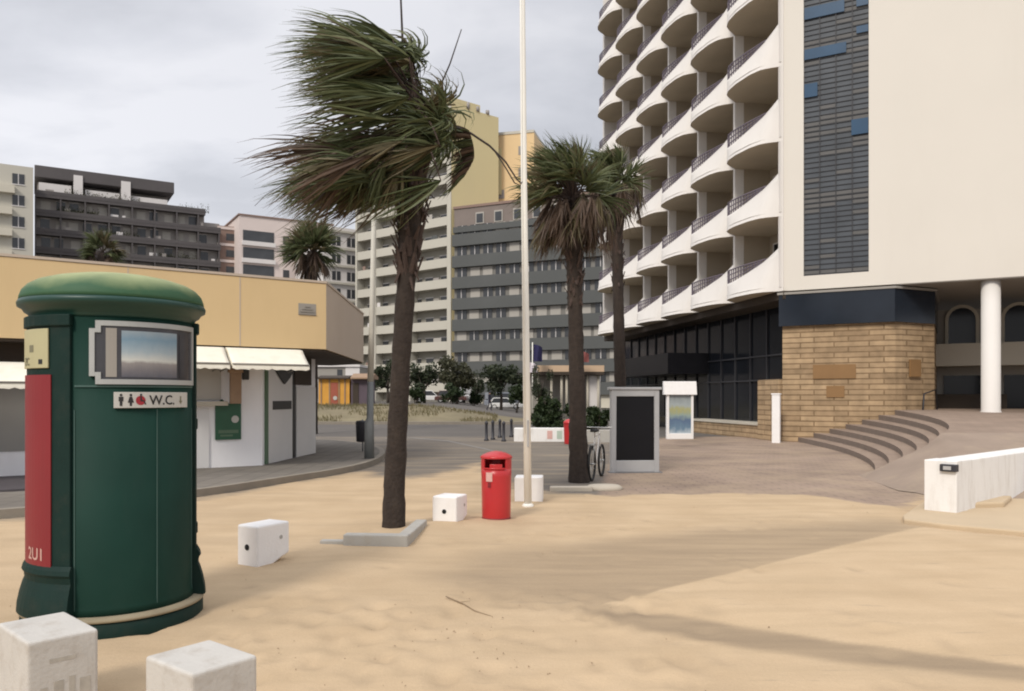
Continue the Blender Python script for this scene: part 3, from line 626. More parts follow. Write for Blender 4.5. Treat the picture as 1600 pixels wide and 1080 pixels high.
# ------------------------------------------------------------------ flagpole
fx,fy=gp(825,792)
t=thing('flagpole','tall white painted flagpole standing in front of a white concrete footing','flagpole',(fx,fy,0))
mb=MB(); mb.tube([(0,0,-.05),(-.03,0,2.5),(-.062,0,5.0),(-.085,0,7.6),(-.11,0,10.5)],[.058,.052,.046,.042,.034],16); mb.build('mast',M['polewhite'],t)
MB().lathe([(.085,-.03),(.085,.03),(.062,.05)],16).build('base_collar',M['polewhite'],t)
MB().bx(-.012,.012,-.075,-.05,.9,1.3).build('cleat',M['alu'],t,bevel=.004)
mb=MB(); mb.tube([(-.045,-.055,1.1),(-.09,-.06,5.0),(-.12,-.06,10.3)],.006,6); mb.build('halyard',M['sticker'] if False else M['polewhite'],t)
x,y=gp(826,785)
t2=thing('pole_footing','white square concrete footing behind the foot of the flagpole','concrete footing',(x,y+.05,0)); t2.rotation_euler=(0,0,R(-4))
MB().bx(-.22,.22,0,.42,-.05,.385).build('footing_body',M['whiteblock'],t2,bevel=.015)

# white wall at right
A=Vector((5.745,11.1)); dw=Vector((.75,.661)).normalized(); rz=math.atan2(dw.y,dw.x)
t=thing('garden_wall','low streaked white wall with a black lamp on its end, right edge of the square','wall',(A.x,A.y,0),rz)
mb=MB(); mb.bx(0,.42,-.42,0,-.05,.775); mb.bx(.415,12,-.405,-.01,-.05,.768); mb.build('wall_body',M['white'],t,bevel=.012)
lm=MB().bx(-.055,.06,-.43,-.22,.63,.73).build('wall_lamp',M['binblack'],t,bevel=.012)
MB().bx(-.062,-.05,-.37,-.27,.655,.705).build('lens',M['alu'],lm)
mb=MB(); mb.prism([(6.33,11.25),(7.02,11.35),(7.6,12.1),(6.75,12.05)],-.02,.15); tag(mb.build('stone_slab',M['sandplain'],bevel=.03),'flat sand covered stone slab lying against the white wall','stone slab')

# twig
mb=MB(); a=gp(697,938); b_=gp(742,958); c_=gp(770,966)
mb.tube([(*a,.03),((a[0]+b_[0])/2+.02,(a[1]+b_[1])/2,.024),(*b_,.018),(*c_,.012)],[.005,.006,.004,.002],6); mb.tube([(*gp(715,946),.025),(*gp(735,945),.03)],[.003,.0015],5)
tag(mb.build('twig',M['twig']),'dry twig lying on the sand in the foreground','twig')

mb=MB(); rg=random.Random(31)
for i in range(170):
    x,y=(rg.gauss(-.35,.75),rg.gauss(4.9,.75)) if i<90 else (rg.uniform(-4,7),rg.uniform(3,12))
    a=rg.uniform(0,6.28); l=rg.choice([.004,.005,.007,.012]); z=.02; h=rg.uniform(.002,.006)
    dx,dy=math.cos(a)*l,math.sin(a)*l; nx_,ny_=-dy*.4,dx*.4
    mb.add([(x-dx,y-dy,z),(x+nx_,y+ny_,z),(x+dx,y+dy,z),(x-nx_,y-ny_,z),(x,y,z+h+.005)],[(0,1,4),(1,2,4),(2,3,4),(3,0,4)])
tag(mb.build('sand_litter',M['twig']),'scattered crumbs of dry seaweed and grit on the sand','litter',kind='stuff')
for z_ in (1.40,.60):
    MB().arcbox(83,93,RB+.02,RB+.034,z_,z_+.08,3).build('hinge',M['greendark'],bpy.data.objects['public_toilet'],bevel=.006)

# ------------------------------------------------------------------ palms
def path_pts(p0,p1,bow,n=14):
    p0=Vector(p0); p1=Vector(p1); return [p0.lerp(p1,i/n)+Vector(bow)*(4*(i/n)*(1-i/n)) for i in range(n+1)]
def frond(mb,hub,axis,side,wind,grav,n,L,spread,mi,w0=.022,segs=5,rnd=random):
    for k in range(n):
        u=(k+.5)/n*2-1; a=spread*u+rnd.uniform(-.05,.05)
        d=(axis*math.cos(a)+side*math.sin(a)).normalized(); p=Vector(hub); l=L*(.78+.22*math.cos(a))*rnd.uniform(.8,1.1); st=l/segs
        nrm=d.cross(Vector((rnd.uniform(-1,1),rnd.uniform(-1,1),rnd.uniform(-1,1)))).normalized(); vs=[]; fw=rnd.uniform(.7,1.35)
        for j in range(segs+1):
            t=j/segs; wd=w0*(.55+.9*math.sin(math.pi*min(1,t*1.15+.1)) if t<.75 else 1.0*(1.02-t)*2.2)
            wd=max(wd,.0015); vs+= [p+nrm*wd*.5,p-nrm*wd*.5]
            d=(d+wind*(fw*.30*(t+.35))+Vector((0,0,-grav*(t+.15)*fw))+Vector((rnd.gauss(0,.08),rnd.gauss(0,.08),rnd.gauss(0,.08)))).normalized()
            p=p+d*st; nrm=(nrm-d*nrm.dot(d)).normalized()
        mb.add(vs,[(2*j,2*j+1,2*j+3,2*j+2) for j in range(segs)],mi)
def petiole(mb,a,b,sag,r=.014,mi=0):
    a=Vector(a); b=Vector(b); mb.tube([a.lerp(b,i/5)+Vector((0,0,sag*4*(i/5)*(1-i/5))) for i in range(6)],[r*1.5,r*1.2,r,r*.9,r*.7,r*.5],5,mi)
def trunkmesh(t,pts,rad,name='trunk'):
    # ringed, slightly ragged trunk
    mb=MB(); n=22; k=len(pts)*5; vs=[]; fp=[]
    for i in range(k):
        s=i/(k-1)*(len(pts)-1); j=min(int(s),len(pts)-2); f=s-j; p=Vector(pts[j]).lerp(Vector(pts[j+1]),f); r=rad[j]*(1-f)+rad[j+1]*f
        r*=1+.035*math.sin(i*2.3)+random.uniform(-.02,.02)
        for q in range(n):
            an=2*math.pi*q/n; rr=r*(1+.03*math.sin(7*an+i*.6)+random.uniform(-.025,.025)); vs.append(p+Vector((math.cos(an)*rr,math.sin(an)*rr,0)))
    mb.add(vs,[(i*n+q,i*n+(q+1)%n,(i+1)*n+(q+1)%n,(i+1)*n+q) for i in range(k-1) for q in range(n)],0,True)
    mb.add(vs[-n:],[list(range(n))]); return mb.build(name,M['trunk'],t)
def bootmesh(t,pts,rads,count,name='leaf_bases'):
    mb=MB()
    for i in range(count):
        s=random.random()*(len(pts)-1); j=min(int(s),len(pts)-2); f=s-j; p=Vector(pts[j]).lerp(Vector(pts[j+1]),f); r=rads[j]*(1-f)+rads[j+1]*f
        an=random.uniform(0,2*math.pi); o=Vector((math.cos(an),math.sin(an),0)); tg=Vector((-o.y,o.x,0)); b=p+o*r*.85
        l=random.uniform(.14,.30); tip=b+o*random.uniform(.03,.11)+Vector((0,0,l*random.choice([1,1,.8,-.7]))); wd=random.uniform(.025,.05)
        mb.add([b+tg*wd,b-tg*wd,tip-tg*wd*.4,tip+tg*wd*.4,b+o*.02,tip+o*.015],[(0,1,2,3),(0,4,5,3),(1,4,5,2)],0)
    return mb.build(name,M['boots'],t)

# --- the big wind-blown palm
bx_,by_=-1.455,9.77
t=thing('palm_tree','large fan palm with its whole crown blown to the left by the wind','palm tree',(bx_,by_,0))
top=Vector((.33,0.0,5.15))
pts=[(0,0,-.05),(.01,0,.5),(.045,0,1.2),(.10,0,2.2),(.165,0,3.2),(.22,0,3.9),(.275,0,4.6),(.33,0,5.15)]
trunkmesh(t,pts,[.148,.131,.121,.116,.115,.138,.16,.11])
bootmesh(t,[(.165,0,3.1),(.215,0,3.8),(.27,0,4.5),(.32,0,5.1)],[.112,.158,.175,.13],210)
def loc(px,py,dy=0.0):
    p=at(px,py,by_+dy); return p-Vector((bx_,by_,0))
rnd=random.Random(11)
mb=MB(); pet=MB()
UPS=0
def spray(px,py,dy,axis,wind,grav,n,L,spread,mi,w0=.019,segs=6,pt=True):
    h=loc(px,py+UPS,dy)
    a=Vector(axis).normalized(); s=Vector((rnd.uniform(-.25,.25),rnd.uniform(-.9,.9),rnd.uniform(.4,1))); s=(s-a*s.dot(a)).normalized()
    frond(mb,h,a,s,Vector(wind),grav,n,L,spread,mi,w0,segs,rnd)
    if pt: petiole(pet,top+Vector((rnd.uniform(-.08,.08),rnd.uniform(-.1,.1),rnd.uniform(-.35,.05))),h,rnd.uniform(.0,.10))
def pick(w): 
    r=rnd.random(); return 0 if r<w[0] else (1 if r<w[0]+w[1] else 2)
# upper lobe
UPS=12
for i in range(30):
    px=rnd.uniform(570,652); py=rnd.uniform(48,140); 
    if py<62: px=rnd.uniform(570,625)
    spray(px,py,rnd.uniform(-.75,.75),(-1,rnd.uniform(-.35,.35),rnd.uniform(-.05,.32)),(-.9,0,-.06),rnd.uniform(.02,.14),30,rnd.uniform(.7,1.38),rnd.uniform(.35,.6),pick((.78,.2)))
for i in range(8):    # ridge line at the top
    spray(rnd.uniform(590,645),rnd.uniform(50,85),rnd.uniform(-.5,.5),(-1,rnd.uniform(-.3,.3),rnd.uniform(.25,.5)),(-.9,0,-.1),.09,22,rnd.uniform(.8,1.1),.45,0)
for i in range(5):    # stubby tips just right of the stalk
    spray(rnd.uniform(612,630),rnd.uniform(60,100),rnd.uniform(-.3,.3),(.6,rnd.uniform(-.4,.4),.15),(-.05,0,-.1),.3,14,rnd.uniform(.26,.36),.6,0,pt=False)
UPS=6
# middle, thinner so that sky shows
for i in range(4):
    spray(rnd.uniform(600,650),rnd.uniform(135,185),rnd.uniform(-.7,.7),(-1,rnd.uniform(-.4,.4),rnd.uniform(-.2,.2)),(-.9,0,-.1),.08,22,rnd.uniform(.8,1.5),.4,pick((.45,.35)))
# lower lobe
UPS=4
for i in range(44):
    px=rnd.uniform(535,695); py=rnd.uniform(205,285)
    spray(px,py,rnd.uniform(-.85,.85),(-1,rnd.uniform(-.4,.4),rnd.uniform(-.45,.12)),(-.85,0,-.16),rnd.uniform(.05,.24),30,rnd.uniform(.6,1.35),rnd.uniform(.35,.62),pick((.48,.30)))
for i in range(16):   # ragged lower fringe
    px=rnd.uniform(500,640); py=rnd.uniform(225,285)
    spray(px,py,rnd.uniform(-.6,.6),(-.75,rnd.uniform(-.4,.4),-.6),(-.5,0,-.25),.22,20,rnd.uniform(.55,.85),.55,pick((.40,.25)))
for i in range(7):    # green curtain in front of the trunk top
    spray(rnd.uniform(575,640),rnd.uniform(235,275),rnd.uniform(-.55,-.1),(-.3,rnd.uniform(-.3,.3),-.9),(-.18,0,-.3),.25,22,rnd.uniform(.55,.75),.5,pick((.85,.1)))
for i in range(12):   # leaves on the windward side, bent right back over themselves
    spray(rnd.uniform(655,682),rnd.uniform(150,225),rnd.uniform(-.4,.4),(.75,rnd.uniform(-.6,.6),rnd.uniform(-.1,.5)),(-1.9,0,-.25),.12,22,rnd.uniform(.55,.85),.7,pick((.7,.25)))
for i in range(5):
    spray(rnd.uniform(632,648),rnd.uniform(70,150),rnd.uniform(-.3,.3),(.5,rnd.uniform(-.6,.6),rnd.uniform(-.2,.3)),(-2.2,0,-.2),.15,18,rnd.uniform(.35,.55),.7,pick((.8,.2)))
for i in range(16):
    spray(rnd.uniform(648,700),rnd.uniform(150,235),rnd.uniform(-.35,.35),(-.8,rnd.uniform(-.8,.8),rnd.uniform(-.5,.3)),(-.55,0,-.12),.15,20,rnd.uniform(.45,.75),.8,pick((.6,.25)),pt=False)
for i in range(12):   # leaf stems and short blades close to the heart hide the gaps by the trunk
    spray(rnd.uniform(625,690),rnd.uniform(180,240),rnd.uniform(-.3,.3),(-.9,rnd.uniform(-.6,.6),rnd.uniform(-.3,.3)),(-.6,0,-.1),.12,18,rnd.uniform(.5,.8),.7,pick((.5,.3)))
mb.build('crown',[M['leafg'],M['leafo'],M['leafb']],t,fixn=False)
pet.build('leaf_stems',M['boots'],t)
# broken leaf hanging on the right, its stem looped out
mb=MB(); h=loc(738,205,-.05)
for i in range(60):
    a=i/59; p=loc(700+40*math.sin(a*2.2),196+92*a,-.05+rnd.uniform(-.05,.05)) if False else loc(733+8*math.sin(a*3.1)-20*max(0,a-.6),205+70*a,rnd.uniform(-.08,.08))
    ax=Vector((-1+.35*(1-a),rnd.uniform(-.25,.25),.25-.9*a)).normalized()
    frond(mb,p,ax,Vector((0,1,.2)).normalized(),Vector((-.25,0,-.15)),.25,3,rnd.uniform(.20,.46),.3,2 if rnd.random()<.6 else 0,.022,4,rnd)
mb.tube([loc(690,188),loc(706,196),loc(735,208),loc(765,228),loc(790,253),loc(808,281),loc(815,287)],[.017,.016,.014,.013,.011,.009,.006],6,3)
mb.tube([loc(772,235),loc(790,262),loc(804,286),loc(813,290),loc(816,284)],[.008,.008,.008,.007,.006],6,3)
mb.build('broken_leaf',[M['leafg'],M['leafo'],M['leafb'],M['stalk']],t,fixn=False)
# bare stalks
for nm,pp,rr in (('bare_stalk',[(637,190),(632,150),(630,90),(628,40),(626,-8),(622,-34)],.022),('bare_stalk',[(676,160),(690,130),(703,100),(713,70),(721,46)],.014),
              ('bare_stalk',[(656,175),(658,140),(656,112),(648,85)],.009),('bare_stalk',[(645,170),(643,140),(640,115),(642,92)],.010),('bare_stalk',[(470,285),(440,290),(415,305),(398,322)],.006)):
    mb=MB(); q=[loc(x,y,.1) for x,y in pp]; mb.tube(q,[rr*(1-.55*i/(len(q)-1)) for i in range(len(q))],6); mb.build(nm,M['stalk'],t)
# kerb round the palm pit
kt=thing('tree_kerb','grey stone kerb half buried in sand around the foot of the large palm','tree kerb',(-1.14,8.70,-.03),R(-4))
mb=MB(); mb.bx(-.72,0,0,.14,0,.165); mb.bx(-.14,0,.14,1.2,0,.155); mb.build('kerb_slab',M['kerbgrey'],kt,bevel=.015)
MB().bx(-1.0,-.725,.06,.16,0,.085).build('buried_slab',M['kerbgrey'],kt,bevel=.01)

EL0=-.45
def small_palm(base,topv,rads,label,hubs,L,seed,dead,green,wind,ctr,segs=4,boot=80,w0=.03,group=None,R0=.8,bot=1.0):
    t=thing('palm_tree',label,'palm tree',base); rnd=random.Random(seed)
    topv=Vector(topv); pts=path_pts((0,0,-.05),topv,(0,0,0),8); trunkmesh(t,pts,rads)
    mb=MB(); pet=MB()
    for i in range(green):
        th=rnd.uniform(0,2*math.pi); el=rnd.uniform(EL0,1.4); d=Vector((math.cos(th)*math.cos(el),math.sin(th)*math.cos(el),math.sin(el)))
        h=topv+d*R0*rnd.uniform(.6,1.1)+Vector(wind)*.12; ax=(d*1.0+Vector(wind)*.5).normalized()
        s=Vector((rnd.uniform(-1,1),rnd.uniform(-1,1),rnd.uniform(-.3,1))); s=(s-ax*s.dot(ax)).normalized()
        frond(mb,h,ax,s,Vector(wind)*.6,rnd.uniform(.10,.32),20,L*rnd.uniform(.8,1.15),rnd.uniform(.7,1.15),0 if rnd.random()<.8 else 1,w0,segs,rnd)
        petiole(pet,topv+Vector((0,0,rnd.uniform(-.2,.1))),h,.05)
    for i in range(dead):
        th=rnd.uniform(0,2*math.pi); d=Vector((math.cos(th),math.sin(th),0)); h=topv+d*R0*rnd.uniform(.35,1.25)+Vector((0,0,rnd.uniform(-.55,.05)))*bot
        ax=(d*.35+Vector((0,0,-1))+Vector(wind)*.2).normalized(); s=d.cross(Vector((0,0,1))).normalized()
        frond(mb,h,ax,s,Vector(wind)*.10,.18,16,L*rnd.uniform(.65,1.05),rnd.uniform(.35,.6),2 if rnd.random()<.88 else 1,w0*.8,segs,rnd)
        petiole(pet,topv+Vector((0,0,-.1)),h,.08)
    mb.build('crown',[M['leafg'],M['leafo'],M['leafb']],t,fixn=False); pet.build('leaf_stems',M['boots'],t)
    if boot: bootmesh(t,[p for p in pts[-4:]],rads[-4:],boot)
    return t
EL0=.0; d2=15.35; b2=Vector(((905-800)/F*d2,d2,0)); tp=at(895,312,d2)-b2
small_palm(b2,tp,[.21,.18,.165,.15,.145,.14,.15,.17,.15],'medium fan palm with a brown dead skirt, right of the white flagpole',None,.74,3,88,58,(-.85,0,.10),None,group=None,R0=.60,boot=120,w0=.026,segs=5)
d3=19.5; b3=Vector(((972-800)/F*d3,d3,0)); tp=at(962,292,d3)-b3
small_palm(b3,tp,[.17,.15,.14,.14,.135,.13,.135,.15,.13],'slim fan palm growing behind the black advertising panel, its crown against the hotel balconies',None,.72,8,36,36,(-.75,0,.12),None,R0=.48,boot=80,w0=.028,segs=5)
EL0=-.35; d4=36; b4=Vector(((488-800)/F*d4,d4,0)); tp=at(488,395,d4)-b4
small_palm(b4,tp,[.24]*9,'shaggy palm rising behind the right end of the yellow fascia',None,1.15,21,22,44,(-.12,0,.05),None,R0=.62,boot=0,w0=.06)
d5=42; b5=Vector(((160-800)/F*d5,d5,0)); tp=at(160,396,d5)-b5
small_palm(b5,tp,[.24]*9,'brownish palm top just showing over the yellow fascia, in front of the dark terraced flats',None,.85,22,14,26,(-.1,0,0),None,R0=.6,boot=0,w0=.06)
# pit kerb of the second palm
kt=thing('tree_kerb','pale stone kerb in front of the medium palm, beside the bicycle','tree kerb',(*gp(860,768),-.02),R(2))
mb=MB(); mb.bx(0,.74,0,.16,0,.10); mb.build('kerb_slab',M['kerbpale'],kt,bevel=.02)
mb=MB(); mb.lathe([(.30,0),(.30,.06),(.24,.10),(.0001,.12)],20,c=(.98,.28),sx=1.1,sy=.9); mb.build('sand_heap',M['kerbpale'],kt)

# ------------------------------------------------------------------ hotel
C0=Vector((9.89,29.3,0)); ht=thing('hotel','large cream hotel with scalloped balconies, louvred window strip and ochre stone base','hotel',C0)
TR=math.atan2(-.492,.87); BR=math.atan2(.985,-.174); FH=2.757; Z0=5.53; TOP=Z0+8*FH+1.8
SX0,SX1,SZ0=.80,2.97,6.03
mb=MB(); mb.bx(-.02,SX0,0,.5,Z0,TOP); mb.bx(SX1,16,0,.5,Z0,TOP); mb.bx(SX0,SX1,.0,.5,Z0,SZ0); mb.bx(-.02,16,.5,14,Z0+.004,TOP-.004)
mb.build('tower_wall',M['cream'],ht,rz=TR)
# faint pilaster edge at the corner
MB().bx(-.03,.10,-.05,.0,Z0,TOP).build('corner_edge',M['balcony'],ht,rz=TR)
mb=MB(); mb.bx(SX0,SX1,.12,.16,SZ0,TOP); st=mb.build('window_strip',M['strip'],ht,rz=TR)
mb=MB(); mb.bx(SX0+.004,SX1-.004,.10,.119,SZ0+.002,TOP-.05,1); rl=random.Random(4)
z=SZ0+.03
while z<TOP-.3:
    k=int((z-Z0)/FH*6)
    for c in range(4):
        x0=SX0+(SX1-SX0)*c/4+.015; x1=SX0+(SX1-SX0)*(c+1)/4-.015
        fl=((z-Z0)%FH)/FH
        if (fl<.22 and rl.random()<.75) or rl.random()<.12: mb.bx(x0,x1,.085,.11,z+.03,z+.15,2)
    z+=.185
z=SZ0+.02
while z<TOP-.2:
    mb.bx(SX0+.006,SX1-.006,.07,.118,z,z+.022); z+=.185
for c in range(1,4): mb.bx(SX0+(SX1-SX0)*c/4-.014,SX0+(SX1-SX0)*c/4+.014,.05,.12,SZ0+.004,TOP-.1)
mb.build('louvre_grid',[M['mullion'],M['strip'],M['strip2']],st)
def tz(px,py):                      # local x and z on the tower front
    k=(px-800)/F; x=(29.3*k-9.89)/(.87+.492*k); d=29.3-.492*x; return x,EYE+(HZ-py)/F*d
for (a,b_,c,d_) in ((1256,31,1319,13),(1338,10,1357,-2),(1256,94,1322,78),(1256,153,1277,132),(1330,211,1357,187),(1338,52,1357,41)):
    x0,z0=tz(a,b_); x1,_=tz(c,b_); _,z1=tz(a,d_)
    MB().bx(max(x0,SX0+.02),min(x1,SX1-.02),.02,.05,z0,z1).build('blue_pane',M['openblue'],st)
# balcony wing ---------------------------------------------------------------
BW=3.65/.985; NB=6
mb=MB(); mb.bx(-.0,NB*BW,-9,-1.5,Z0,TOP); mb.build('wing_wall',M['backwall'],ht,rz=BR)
MB().bx(NB*BW,NB*BW+.3,-9,.1,Z0,TOP).build('end_wall',M['balcony'],ht,rz=BR)
sb=[0,.06,.12,.25,.5,.68,.8,.88,.93,.97,1.0]; nb=[.02,.38,.60,.78,.90,.88,.74,.48,.26,.10,.02]
sT=[0,.12,.25,.5,.7,.85,.95,1.0]; nT=[.05,.12,.22,.46,.60,.62,.48,.30]; zT=[1.62,1.42,1.20,.90,.72,.68,.78,1.02]
ns=26
def balc():
    mb=MB(); vs=[]; u=[i/ns for i in range(ns+1)]
    K=6
    for i in u:
        b0=float(np.interp(i,sb,nb)); t0=float(np.interp(i,sT,nT)); h=float(np.interp(i,sT,zT))
        for k in range(K+1):
            f=k/K; vs.append((i*BW,b0+(t0-b0)*f+.03*math.sin(math.pi*f)*(b0/.9),h*f))
    for i in u:                    # inner face
        t0=float(np.interp(i,sT,nT)); h=float(np.interp(i,sT,zT)); b0=float(np.interp(i,sb,nb))
        vs.append((i*BW,t0-.10,h)); vs.append((i*BW,min(b0,t0)-.10 if b0>.1 else -.08,.16))
    o=(ns+1)*(K+1); fs=[(i*(K+1)+k,(i+1)*(K+1)+k,(i+1)*(K+1)+k+1,i*(K+1)+k+1) for i in range(ns) for k in range(K)]
    mb.add(vs,fs,0,True)
    for i in range(ns):
        mb.f += [[i*(K+1)+K,(i+1)*(K+1)+K,o+2*(i+1),o+2*i],[o+2*i,o+2*(i+1),o+2*(i+1)+1,o+2*i+1]]; mb.m+=[0,0]; mb.s+=[False,True]
    # slab with soffit
    low=[(i*BW,float(np.interp(i,sb,nb))-.012) for i in u]; n=len(low)
    vs=[(x,y,.012) for x,y in low]+[(x,-1.5,.012) for x,y in low]+[(x,y-.02,.15) for x,y in low]+[(x,-1.5,.15) for x,y in low]
    o2=len(mb.v); mb.v+=vs
    for i in range(n-1):
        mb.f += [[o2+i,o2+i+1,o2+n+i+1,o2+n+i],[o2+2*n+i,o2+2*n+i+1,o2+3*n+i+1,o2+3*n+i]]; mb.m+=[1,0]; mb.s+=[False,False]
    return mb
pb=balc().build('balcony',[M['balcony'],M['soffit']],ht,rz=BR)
mb=MB(); q=[(i*BW,float(np.interp(i,sT,nT))-.05,max(1.12,1.28+.15*(0.5-i))) for i in np.linspace(.22,.97,14)]; mb.tube(q,.028,5)
for i in np.linspace(.24,.96,17):
    y=float(np.interp(i,sT,nT))-.05; h=float(np.interp(i,sT,zT)); zz=max(1.12,1.28+.15*(.5-i))
    if zz>h: mb.bx(i*BW-.012,i*BW+.012,y-.02,y+.02,h-.02,zz)
for k in (.3,.65):
    q=[(i*BW,float(np.interp(i,sT,nT))-.05,float(np.interp(i,sT,zT))+(max(1.12,1.28+.15*(.5-i))-float(np.interp(i,sT,zT)))*k) for i in np.linspace(.3,.95,10)]; mb.tube(q,.022,4)
rail=mb.build('railing',M['rail'],pb)
mb=MB(); mb.bx(-.07,.07,-.34,.06,.15,FH+.01,0); mb.bx(-.05,.05,-1.5,-.34,.15,FH+.01,1); dv=mb.build('divider',[M['balcony'],M['backwall']],pb)
mb=MB(); mb.bx(.5,3.2,-1.49,-1.45,.16,2.35); wd=mb.build('balcony_door',M['darkglass'],pb)
mb=MB(); mb.bx(.45,.5,-1.48,-1.42,.16,2.4); mb.bx(3.2,3.25,-1.48,-1.42,.16,2.4); mb.bx(1.82,1.88,-1.48,-1.42,.16,2.4); mb.bx(.45,3.25,-1.48,-1.42,2.35,2.41); cf=mb.build('door_frame',M['balcony'],pb)
cR=Matrix.Rotation(BR,3,'Z')
for f in range(8):
    for k in range(NB):
        o=pb if (f==0 and k==0) else copy_tree(pb,ht)
        o.location=cR@Vector((k*BW,0,Z0+f*FH))
# ground floor under the wing
mb=MB(); mb.bx(.0,NB*BW+.2,-2.6,-1.2,-.1,Z0-.02); gw=mb.build('glass_front',M['darkglass'],ht,rz=BR)
MB().bx(-.2,NB*BW+.3,-2.7,.0,Z0-.30,Z0-.003).build('wing_soffit',M['roofdark'],ht,rz=BR)
mb=MB()
for i in range(16): mb.bx(i*1.45+.3,i*1.45+.36,-1.2,-1.13,.55,Z0-.31)
for z in (.55,2.3,3.3): mb.bx(.0,NB*BW+.2,-1.2,-1.12,z,z+.06)
mb.build('mullion',M['mullion'],gw)
MB().bx(.05,9.2,-1.2,-.15,-.05,.52).build('stone_plinth',M['stone'],ht,rz=BR)
MB().bx(1.76,9.2,-1.2,-.10,.52,.60).build('plinth_cap',M['beige'],ht,rz=BR)
MB().bx(.1,1.75,-1.2,.04,-.05,2.3).build('stone_pier',M['stone'],ht,rz=BR,bevel=.05)
MB().bx(9,17.5,-1.3,.9,2.75,3.75).build('entrance_canopy',M['blackglass'],ht,rz=BR)
# blue glass band and stone volume under the tower
sp_=[(.05,.06),(3.55,.06),(3.8,.16),(4.0,.36),(4.95,1.75),(4.9,6.49),(.05,6.49)]
MB().prism(sp_,-.1,4.23).build('stone_wall',M['stone'],ht,rz=TR)
bd=[(-.05,-.10),(3.80,-.10),(4.98,1.60),(4.95,6.48),(-.05,6.48)]
MB().prism(bd,4.232,5.38).build('glass_band',M['blueglass'],ht,rz=TR)
MB().prism([(-.1,-.14),(3.84,-.14),(5.04,1.58),(5.0,6.47),(-.1,6.47)],5.38,5.46).build('band_cap',M['greywall'],ht,rz=TR)
for a,b_,c,d_ in ((1270,592,1337,569),(1291,621,1319,603)):
    x0,z0=tz(a,b_); x1,_=tz(c,b_); _,z1=tz(c,d_); MB().bx(x0,x1,.02,.1,z0,z1).build('plaque',M['plaque'],ht,rz=TR)
MB().prism([(4.20,.60),(4.50,1.04),(4.56,1.0),(4.26,.56)],2.35,2.95).build('plaque',M['plaque'],ht,rz=TR)
# handrail
mb=MB(); mb.tube([(5.05,1.6,1.0),(5.0,1.5,1.9),(4.65,.95,1.75),(4.6,.85,.9)],.03,6); mb.build('handrail',M['binblack'],ht,rz=TR)
# column
def lx(px,y):                       # local x on a plane y behind the tower front
    k=(px-800)/F; ox,oy=9.89+.492*y,29.3+.87*y; return (oy*k-ox)/(.87+.492*k)
cx=lx(1548,.45)
MB().lathe([(.31,1.0),(.31,1.16),(.285,1.2),(.285,Z0)],32,c=(cx,.45)).build('column',M['balcony'],ht,rz=TR)
MB().lathe([(.285,1.0),(.285,Z0)],32,c=(cx+6,.45)).build('column',M['balcony'],ht,rz=TR)
MB().bx(3.9,16,.02,13,Z0-.03,Z0-.002).build('tower_soffit',M['greywall'],ht,rz=TR)
# lobby wall behind
yb=6.5; x0=3.5
mb=MB(); mb.bx(x0,24,yb,yb+.4,1.0,Z0-.36); lw=mb.build('lobby_wall',M['greywall'],ht,rz=TR)
for px in (1503,1592,1680):
    c=lx(px,yb); pts=[(c-.48,3.75),(c+.48,3.75)]+[(c+.48*math.cos(a),4.75+.48*math.sin(a)) for a in np.linspace(0,math.pi,12)]
    MB().prismy(pts,yb-.06,yb+.01).build('arched_window',M['darkglass'],lw)
    fr=MB(); 
    for a0,a1 in zip(np.linspace(0,math.pi,12)[:-1],np.linspace(0,math.pi,12)[1:]):
        fr.prismy([(c+.48*math.cos(a0),4.75+.48*math.sin(a0)),(c+.60*math.cos(a0),4.75+.60*math.sin(a0)),(c+.60*math.cos(a1),4.75+.60*math.sin(a1)),(c+.48*math.cos(a1),4.75+.48*math.sin(a1))],yb-.10,yb)
    fr.bx(c-.60,c-.48,yb-.10,yb,3.75,4.75); fr.bx(c+.48,c+.60,yb-.10,yb,3.75,4.75); fr.build('arch_surround',M['beige'],lw)
MB().bx(x0,24,yb-1.4,yb-.07,2.85,3.72).build('gallery_front',M['beige'],ht,rz=TR)
mb=MB()
for px in (1490,1520,1585,1640): c=lx(px,yb); mb.bx(c-.35,c+.35,yb-.05,yb,1.05,2.5)
mb.build('lobby_door',M['darkglass'],lw)
mb=MB(); c=lx(1535,yb-.5); mb.bx(c-1.6,c+.8,yb-1.0,yb-.4,1.05,1.75); mb.build('reception_desk',M['roofdark'],lw)
# small white post and panel pair in front
x,y=gp(1213,692); t=thing('gate_post','slim white post at the corner of the stone wall','post',(x,y,0),TR)
MB().bx(-.14,.14,-.1,.1,-.05,1.72).build('post_body',M['whiteblock'],t,bevel=.02); MB().bx(-.16,.16,-.12,.12,1.72,1.77).build('post_cap',M['whiteblock'],t,bevel=.01)

# advertising panels
x,y=gp(993,739); d=y; s=d/F
t=thing('advertising_panel','grey framed advertising panel with a blank black face, right of the medium palm','advertising panel',(x,y,0),R(5))
wd=76*s/2; hh=134*s
mb=MB(); mb.bx(-wd,-wd+.10,0,.20,.0,hh-.06); mb.bx(wd-.11,wd,0,.20,.0,hh-.06); mb.bx(-wd+.10,wd-.11,.0,.20,.02,.27); mb.bx(-wd+.1,wd-.11,.0,.20,hh-.20,hh-.06); mb.bx(-wd+.1,wd-.11,.06,.14,.27,hh-.2)
mb.build('frame',M['alu'],t,bevel=.008); MB().bx(-wd+.10,wd-.11,.035,.058,.272,hh-.202).build('black_face',M['blackglass'],t)
MB().bx(-wd-.05,wd+.05,-.03,.23,hh-.055,hh).build('top_cap',M['alu'],t,bevel=.008)
MB().bx(-wd-.04,wd+.06,-.05,.25,-.03,.018).build('foot_plate',M['aludark'],t)
d=31.; x=(1063-800)/F*d; s=d/F
t=thing('advertising_panel','white advertising panel with a blue and yellow poster, behind the black panel','advertising panel',(x,d,0),R(3))
